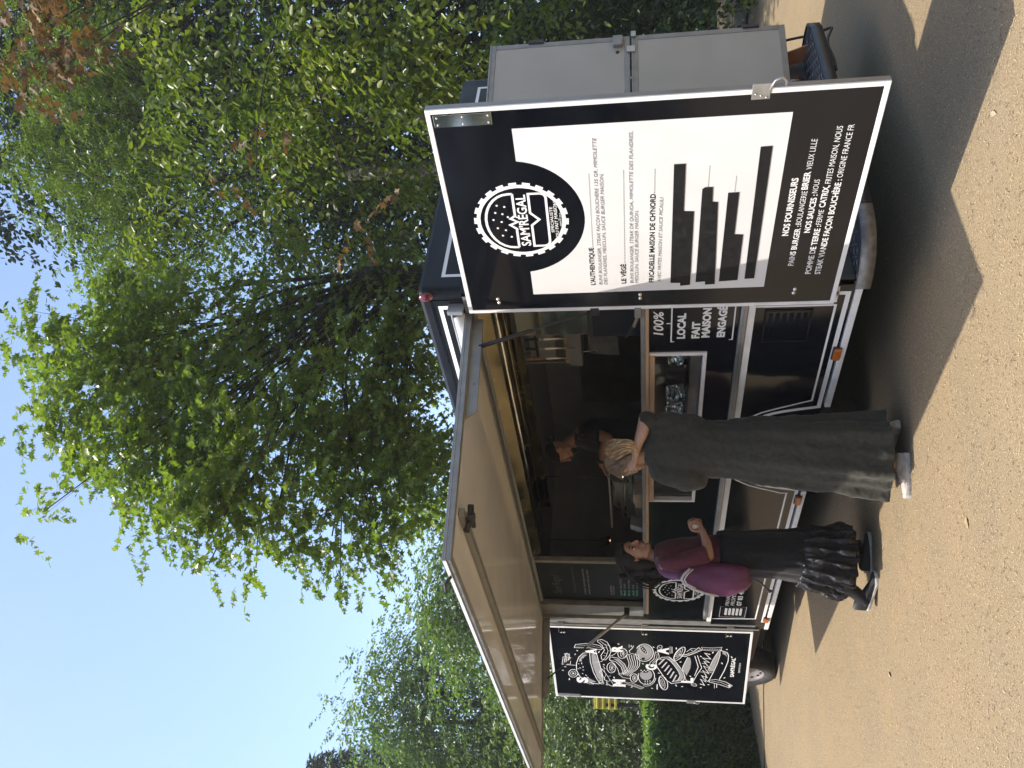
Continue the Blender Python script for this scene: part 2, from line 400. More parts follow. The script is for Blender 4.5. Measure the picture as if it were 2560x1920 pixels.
# rails along the side
b = MB(); b.box(-4.517, -.15, -.022, .0, .797, .838); part('rub_rail', b, WHITEP, truck, bevel=.004)
b = MB(); b.box(-4.43, -.15, -.034, -.002, .842, .876); b.box(-4.43, -.15, -.042, -.034, .852, .857); b.box(-4.43, -.15, -.042, -.034, .866, .870); part('hatch_rail', b, ALU, truck, bevel=.002)
for x0, x1 in ((-1.122, .0), (-4.69, -2.149)):
    b = MB(); b.box(x0, x1, -.012, .05, .247, .2835); part('sill_rail', b, WHITEP, truck, bevel=.003)
# line graphics on the side
b = MB(); P = pl(-.002)
thin = [(-.192,.80),(-.192,.367),(-1.06,.367),(-1.085,.43),(-1.118,.506),(-1.15,.585),(-1.186,.661),(-1.225,.715),(-1.257,.755),(-1.30,.795)]
stroke(b, thin, .013, P); stroke(b, [(-1.634*2-x, z) for x, z in thin[3:]][::-1]+[(-2.185,.375),(-2.185,.385),(-4.469,.388),(-4.49,.79)], .013, P)
thick = [(-.100,.378),(-.100,.315),(-1.129,.316),(-1.142,.38),(-1.158,.456),(-1.175,.525),(-1.195,.587),(-1.22,.635),(-1.249,.677),(-1.30,.735),(-1.37,.79)]
stroke(b, thick, .026, P); stroke(b, [(-1.634*2-x, z) for x, z in thick[2:]][::-1]+[(-4.545,.316)], .026, P)
stroke(b, [(-.05,.372),(-.17,.372)], .013, P)
part('line_graphics', b, PRINTW, truck)
# lettering on the side
b = MB()
text(b, '100%', -.412, -.206, 1.306, .054, P, .02, .18)
stroke(b, [(-.472,1.240),(-.472,1.258),(-.14,1.258)], .008, P); stroke(b, [(-.312,1.258),(-.312,1.287)], .008, P); stroke(b, [(-.463,.924),(-.463,.905),(-.14,.905)], .008, P)
text(b, 'LOCAL', -.446, -.228, 1.180, .042, P, .05); text(b, 'FAIT', -.446, -.301, 1.097, .041, P, .05); text(b, 'MAISON', -.440, -.190, 1.039, .042, P, .05); text(b, 'ENGAGÉ', -.440, -.176, .952, .041, P, .05)
part('slogan_lettering', b, PRINTW, truck)
b = MB(); logo(b, -3.89, 1.117, .231, P); part('burger_badge', b, PRINTW, truck)
b = MB()
text(b, 'PRIVATISATION', -4.185, -3.63, .653, .034, P, 0, .2); text(b, 'PROFESSIONNEL', -4.182, -3.60, .605, .034, P, 0, .2); text(b, '07 83 43 63 4', -4.178, -3.66, .543, .041, P, .03)
part('contact_lettering', b, PRINTW, truck)
def vent(x0, x1, z0, z1, n, m):
    r = MB(); outline(r, x0, x1, z0, z1, .012, pl(-.006)); r2 = part('vent', r, BLACKSAT, truck)
    for i in range(n):
        s = MB(); z = z0+.03+(z1-z0-.06)*i/(n-1)
        s.prism([(0,0,z-.012),(0,-.008,z-.009),(0,-.002,z+.012),(0,0,z+.012)], (x0+.03,0,0), (x1-.03,0,0)); part('louvre', s, m, r2)
vent(-.484, -.225, .485, .735, 6, BLACK); vent(-4.42, -4.21, .505, .70, 5, PRINTG)
b = MB(); outline(b, -4.44, -4.205, .49, .725, .006, pl(-.003)); part('vent_border', b, PRINTG, truck)
for x0, x1, zz in ((-.652,-.540,.297), (-2.325,-2.20,.294), (-4.505,-4.412,.289)):
    b = MB(); b.box(x0, x1, -.016, -.002, zz-.027, zz+.027); o = part('side_marker', b, PLASTIC, truck, bevel=.008)
    b = MB(); b.box(x0+.012, x1-.004, -.034, -.014, zz-.022, zz+.022); part('lens', b, AMBER, o, bevel=.009)
b = MB(); R = Matrix.Rotation(rad(-18), 3, 'Y'); b.ell((-.038,-.001,2.668), (.034,.018,.046), 18, R); part('corner_lamp', b, REDL, truck, smooth=True)

# counter ledge
b = MB(); b.box(-4.36, -.13, -.03, .30, 1.410, 1.437); b.box(-.215, -.13, -.045, .02, 1.432, 1.47); part('counter_top', b, ALUG, truck, bevel=.003)
b = MB(); b.box(-4.36, -.13, -.034, .10, 1.389, 1.4095); part('counter_board', b, WOOD, truck, bevel=.002)
b = MB(); b.box(-2.29, -.585, -.020, .05, 1.352, 1.387); part('window_lintel', b, WOOD, truck, bevel=.002)
# display window below the counter
fr = MB()
for x0, x1, z0, z1 in ((-2.309,-.567,1.043,1.066), (-2.309,-2.286,1.066,1.387), (-.592,-.567,1.066,1.387)): fr.box(x0, x1, -.012, .05, z0, z1)
wf = part('display_window', fr, WHITEP, truck, bevel=.002)
b = MB(); b.add([(-2.286,.024,1.066),(-.592,.024,1.066),(-.592,.024,1.352),(-2.286,.024,1.352)], [(0,1,2,3)]); part('pane', b, GLASS, wf)
b = MB()
b.box(-2.29, -.59, .05, .44, 1.05, 1.064); b.box(-2.29, -.59, .44, .45, 1.05, 1.39); b.box(-2.30, -2.288, .05, .44, 1.05, 1.39); b.box(-.592, -.58, .05, .44, 1.05, 1.39)
part('window_lining', b, noisy(mat('beige_lining', (.62,.59,.50), .5), (.57,.54,.46), (.66,.63,.54), 5), truck)
b = MB(); b.box(-1.90, -.60, .045, .40, 1.068, 1.135); part('drawer', b, ALU, truck, bevel=.003)
b = MB(); b.cyl((-.80,.058,1.10), (-.70,.058,1.10), .006, 8); part('drawer_handle', b, CHROME, truck)

# interior shell
b = MB()
b.box(-4.66, -.05, .05, 2.19, .535, .55); b.box(-4.66, -.05, .05, 2.19, 2.405, 2.425); b.box(-4.66, -.05, 2.17, 2.195, .55, 2.405); b.box(-4.655, -4.64, .07, 2.17, .55, 2.405)
b.box(-.06, -.05, .05, .56, .55, 2.405); b.box(-.06, -.05, 1.42, 2.17, .55, 2.405)
part('interior_lining', b, NAVY, truck)
b = MB(); b.box(-3.85, -.9, 2.14, 2.168, 1.30, 2.05); part('steel_splashback', b, DSTEEL, truck)
b = MB(); b.box(-4.5, -.4, 1.62, 2.14, .56, 1.42); part('back_worktop', b, DSTEEL, truck, bevel=.004)
b = MB(); b.box(-4.45, -.22, .30, .70, 1.392, 1.408); b.box(-4.45, -.22, .46, .69, .555, 1.391); part('front_worktop', b, DSTEEL, truck)
# stainless hood and tubes under the header, seen from below
b = MB()
b.prism([(0,.06,2.405),(0,.62,2.405),(0,.55,2.345),(0,.10,2.335)], (-3.4,0,0), (-.2,0,0)); part('light_hood', b, BRASS, truck)
for y, z in ((.16, 2.318), (.40, 2.330)):
    b = MB(); b.tube([(-3.1,y,z),(-.2,y,z)], .011, 10); part('hood_tube', b, CHROME if y < .3 else BRASS, truck, smooth=True)
b = MB(); b.box(-3.45, -.22, .60, .64, 2.28, 2.40); part('hood_lip', b, BRASS, truck)
# upright post and blackboard at the left end of the hatch
b = MB(); b.box(-3.525, -3.485, .07, .115, 1.437, 2.43); b.box(-3.56, -3.527, .085, .115, 1.437, 2.43); part('hatch_post', b, ALUG, truck, bevel=.003)
bb = MB(); bb.box(-4.305, -3.562, .085, .105, 1.44, 2.43); board = part('blackboard', bb, CHALK, truck)
P2 = pl(.083); bw = MB(); bg_ = MB(); bd = MB()
text(bd, "Sam'Régal", -4.19, -3.80, 2.21, .075, P2, -.004, .25)
for zz, t in ((2.07,'Les burgers maison du jour'),): text(bd, t, -4.17, -3.63, zz, .022, P2, 0, .3)
for zz, x1, t in ((1.975,-3.66,'Le Flamand : buns boulanger, steak et frites'), (1.935,-3.68,'maroilles, oignons confits, sauce maison')): text(bw, t, -4.20, x1, zz, .02, P2, 0, .25)
text(bw, 'La semaine', -4.20, -4.0, 1.725, .026, P2, 0, .2); stroke(bw, [(-4.2,1.71),(-4.0,1.71)], .004, P2)
for zz, x1, t in ((1.635,-3.84,'Lundi : place du marché (11h) frites'),(1.60,-3.95,'Mardi : en ville midi'),(1.56,-3.86,'Mercredi : cour du château'),(1.52,-3.97,'Jeudi : marché'),(1.485,-3.87,'Vendredi : sur le parking, frites')):
    text(bw, t[t.find(':')+1:].strip(), -4.06, x1, zz, .022, P2, 0, .25); text(bg_, t[:t.find(':')], -4.21, -4.09, zz, .022, P2, .006, .25)
part('chalk_writing', bw, CHALKW, board); part('chalk_title', bd, CHALKD, board); part('green_chalk_writing', bg_, CHALKG, board)

# ------------------------------------------------------------------ awning flap (lifted side hatch)
CX0, CX1, CY = -4.62, -.18, -1.60
zt = lambda y: 2.462+.0515*y
fl = MB()
fl.prism([(0,-.02,zt(-.02)-.012),(0,CY+.04,zt(CY)-.012),(0,CY+.04,zt(CY)-.032),(0,-.02,zt(-.02)-.032)], (CX0+.04,0,0), (CX1-.04,0,0))
flap = part('awning_flap', fl, PANELG, truck)
b = MB()
for xa, xb in ((CX1-.042, CX1), (CX0, CX0+.042)):
    b.prism([(0,0,zt(0)),(0,CY,zt(CY)),(0,CY,zt(CY)-.044),(0,0,zt(0)-.044)], (xa,0,0), (xb,0,0))
    b.prism([(0,0,zt(0)-.012),(0,CY,zt(CY)-.012),(0,CY,zt(CY)-.018),(0,0,zt(0)-.018)], (xa-.004,0,0), (xb+.004,0,0))
b.prism([(0,CY,zt(CY)),(0,CY+.04,zt(CY)),(0,CY+.04,zt(CY)-.044),(0,CY,zt(CY)-.044)], (CX0+.042,0,0), (CX1-.042,0,0))
b.prism([(0,0,zt(0)),(0,-.05,zt(0)),(0,-.05,zt(0)-.044),(0,0,zt(0)-.044)], (CX0+.042,0,0), (CX1-.042,0,0))
part('flap_frame', b, ALUG, flap, bevel=.003)
b = MB(); b.prism([(0,CY-.005,zt(CY)-.006),(0,CY-.001,zt(CY)-.006),(0,CY-.001,zt(CY)-.022),(0,CY-.005,zt(CY)-.022)], (CX0,0,0), (CX1,0,0)); part('flap_edge', b, WHITEP, flap)
for xa, xb, ye in ((CX1-.060, CX1-.044, -.74), (CX0+.044, CX0+.060, -.80)):
    b = MB(); b.prism([(0,-.01,zt(0)-.044),(0,ye,zt(ye)-.044),(0,ye+.05,zt(ye)-.105),(0,-.01,zt(0)-.105)], (xa,0,0), (xb,0,0)); 
    for q in (-.2, -.5): b.cyl((xa-.003,q,zt(q)-.08), (xb+.003,q,zt(q)-.08), .008, 8)
    part('flap_bracket', b, ALUG, flap, bevel=.002)
b = MB(); yb = -1.27; b.box(CX0+.09, CX1-.12, yb-.022, yb+.022, zt(yb)-.066, zt(yb)-.036); b.box(CX0+.09, CX1-.12, yb-.006, yb+.006, zt(yb)-.076, zt(yb)-.066); part('locking_bar', b, ALUG, flap, bevel=.003)
b = MB(); xh = -.36; b.tube([(xh,yb-.075,zt(yb)-.075),(xh-.02,yb,zt(yb)-.085),(xh,yb+.075,zt(yb)-.08)], .017, 10); b.box(xh-.02, xh+.02, yb-.02, yb+.02, zt(yb)-.11, zt(yb)-.05); b.tube([(xh-.09,yb,zt(yb)-.09),(xh+.02,yb+.01,zt(yb)-.1)], .012, 8)
part('lock_handle', b, PLASTIC, flap, smooth=True); b = MB()
b.tube([(xh+.03,CY-.01,zt(CY)-.02),(xh+.03,CY-.05,zt(CY)+.005),(xh-.03,CY-.06,zt(CY)+.01)], .008, 8)
part('lock_hook', b, PLASTIC, flap, smooth=True)
for nm, A, B, q in (('r', (-.235,-.22,2.36), (-.155,-.035,1.70), .45), ('l', (-4.55,-.62,2.345), (-4.37,-.03,1.60), .5)):
    A, B = Vector(A), Vector(B); m = A.lerp(B, q)
    b = MB(); b.tube([A, m], .013 if nm == 'r' else .008, 10); s_ = part('gas_strut', b, PLASTIC, truck, smooth=True)
    b = MB(); b.tube([m, B], .006 if nm == 'r' else .014, 10); part('strut_rod', b, PLASTIC if nm == 'r' else ALU, s_, smooth=True)
    b = MB(); b.box(B.x-.03, B.x+.03, B.y-.01, .03, B.z-.03, B.z+.02); part('strut_mount', b, PLASTIC, s_, bevel=.004)

# ------------------------------------------------------------------ printed doors
def door(name, O, d, w, z0, z1, th, label, parent=truck, sheet=BLACK, frame=WHITEP, edge=ALUG, fw=.024, sag=0.):
    """panel from hinge O along unit d; front face looks to n = d turned towards the viewer"""
    d = Vector(d).normalized(); n = Vector((d.y, -d.x, 0))
    if n.y > 0: n = -n
    pt = lambda s, t, q=0.: tuple(Vector(O)+d*s+n*q+Vector((0,0,t-sag*s)))
    b = MB()
    def slab(mb, s0, s1, t0, t1, q0, q1):
        a = [pt(s0,t0,q0),pt(s1,t0,q0),pt(s1,t1,q0),pt(s0,t1,q0),pt(s0,t0,q1),pt(s1,t0,q1),pt(s1,t1,q1),pt(s0,t1,q1)]
        mb.add(a, [(0,3,2,1),(4,5,6,7),(0,1,5,4),(1,2,6,5),(2,3,7,6),(3,0,4,7)])
    slab(b, fw*.5, w-fw*.5, z0+fw*.5, z1-fw*.5, -th+.004, -.003)
    o = part(name, b, sheet, parent, label=label, fix=True)
    f = MB()
    for a in ((0,w,z1-fw,z1),(0,w,z0,z0+fw),(0,fw,z0+fw,z1-fw),(w-fw,w,z0+fw,z1-fw)): slab(f, *a, -.008, .002)
    part('door_frame', f, frame, o, bevel=.002, fix=True)
    e = MB()
    for a in ((0,w,z1-.012,z1),(0,w,z0,z0+.012),(0,.012,z0+.012,z1-.012),(w-.012,w,z0+.012,z1-.012)): slab(e, *a, -th, -.0085)
    part('door_edge', e, edge, o, fix=True)
    return o, pt, slab
# the big menu door, swung flat beyond the rear corner
menu, mp, mslab = door('menu_door', (-.142,-.040,0), (1,0,0), 1.348, .391, 2.422, .038, 'black door printed with the white menu sheet', sag=.0105)
M = lambda q: (lambda s, t: mp(s+.142, t+.0015, q))
Pm = M(0)
b = MB()
cc = arc(.5365, 2.083, .367, 180+8.5, 360-8.5, 30)
fill(b, [(-.003,2.031),(.003,.776),(1.081,.774),(1.081,2.029),(cc[-1][0],2.029)]+cc[::-1]+[(cc[0][0],2.031)], M(-.0012)); part('menu_sheet', b, SHEET, menu)
b = MB(); logo(b, .531, 2.043, .24, Pm); part('burger_badge', b, PRINTW, menu)
IT = .22
for dish, dl_ in (((("L'AUTHENTIQUE",.056,.331,1.680,.024,.024,0),("BUNS BOULANGER, STEAK FAÇON BOUCHÈRE 135 GR, MIMOLETTE",.057,1.007,1.641,.0175,.004,IT),("DES FLANDRES, MESCLUN, SAUCE BURGER MAISON.",.057,.802,1.614,.0175,.004,IT)), (.338,.817,1.682)),
    ((("LE VÉGÉ",.061,.206,1.512,.024,.024,0),("BUNS BOULANGER, STEAK DE QUINOA, MIMOLETTE DES FLANDRES,",.061,1.029,1.472,.0175,.004,IT),("MESCLUN, SAUCE BURGER MAISON.",.061,.568,1.446,.0175,.004,IT)), (.212,.824,1.516)),
    ((("FRICADELLE MAISON DE CH'NORD",.063,.666,1.363,.025,.024,0),("AVEC FRITES MAISON ET SAUCE PICALILI",.064,.643,1.325,.0175,.004,IT)), (.672,.821,1.367)), ((), (.695,.825,1.112)), ((), (.659,.759,.984))):
    b = MB()
    sm = MB()
    for body, x0, x1, z, c, wt, sh in dish: text(sm if sh else b, body, x0, x1, z+.0105*(x0+.1), c, Pm, wt if not sh else .0, sh)
    if dish: part('menu_small_print', sm, PRINTS, menu)
    dots(b, *dl_, .0042, .0105, Pm); part('menu_lettering' if dish else 'dotted_line', b, PRINTK, menu)
b = MB()
for bar in ([(.835,1.274),(.835,1.22),(.55,1.22),(.546,1.17),(.037,1.17),(.032,1.223),(.054,1.223),(.056,1.275)],
    [(.681,1.136),(.692,1.124),(.691,1.086),(.601,1.084),(.598,1.057),(.037,1.039),(.035,1.09),(.059,1.091),(.056,1.141)],
    [(.652,1.012),(.652,.96),(.386,.962),(.381,.919),(.062,.921),(.056,1.018)], [(.908,.885),(.909,.833),(.071,.835),(.069,.885)]):
    b = MB(); pts = [mp(x+.142, z+.0105*x, -.0002) for x, z in bar]; b.prism(pts, (0,-.0004,0), (0,-.0016,0)); part('tape_strip', b, TAPE, menu, fix=True)
b = MB()
for body, x0, x1, z, c, wt, sh in (('NOS FOURNISSEURS',.362,.721,.694,.029,.03,0),('PAINS BURGER :',.153,.425,.641,.027,.02,0),('BOULANGERIE',.431,.641,.640,.026,-.004,.1),('BRIER',.649,.755,.640,.028,.03,0),('VIEUX LILLE',.767,.935,.637,.026,-.004,.1),
    ('NOS SAUCES :',.377,.616,.591,.027,.026,0),('NOUS',.625,.706,.591,.025,-.004,.1),('POMME DE TERRE :',.090,.420,.546,.027,.026,0),('FERME',.426,.522,.544,.025,-.004,.1),('CATRIX,',.536,.668,.543,.027,.03,0),('FRITES MAISON, NOUS',.678,.996,.539,.026,0,.12),
    ('STEAK VIANDE FAÇON BOUCHÈRE :',.086,.700,.497,.027,.026,0),('ORIGINE FRANCE FR',.712,1.0,.491,.026,0,.1)):
    text(b, body, x0, x1, z+.0105*(x0+.14), c, Pm, wt, sh)
part('supplier_lettering', b, PRINTW, menu)
def bolts(pt, parent, lst):
    for s, t in lst:
        b = MB(); c = Vector(pt(s, t, -.003)); n = (Vector(pt(s, t, 1))-Vector(pt(s, t, 0))); b.rev([(0,.010),(.006,.009),(.010,.005),(.0115,0)], c, n, 12); part('bolt', b, CHROME, parent, smooth=True)
bolts(mp, menu, [(.110,2.239),(.080,2.236),(.112,1.438),(.083,1.438),(.118,.612),(.090,.615)])
b = MB(); mslab(b, 1.255, 1.318, 2.115, 2.388, -.003, .0035); hp = part('hinge_plate', b, CHROME, menu, bevel=.001, fix=True)
for s in (1.268, 1.305):
    for t in (2.13, 2.25, 2.37):
        b = MB(); b.rev([(0,.0055),(.004,.005),(.0065,0)], mp(s,t,.003), (0,-1,0), 10); part('rivet', b, ALU, hp, smooth=True)
b = MB(); mslab(b, 1.300, 1.375, .885, .963, .0025, .006); cp = part('latch_plate', b, ALU, menu, bevel=.001, fix=True)
for s in (1.309, 1.318, 1.327):
    b = MB(); b.rev([(0,.004),(.003,.0035),(.005,0)], mp(s,.9+(s-1.309)*2.6,.006), (0,-1,0), 8); part('rivet', b, ALU, cp, smooth=True)
b = MB(); b.tube([mp(1.345,.888,.004),mp(1.39,.872,.01),mp(1.405,.845,.012),mp(1.385,.825,.01),mp(1.362,.822,.006)], .0055, 8); part('latch_hook', b, ALU, cp, smooth=True)

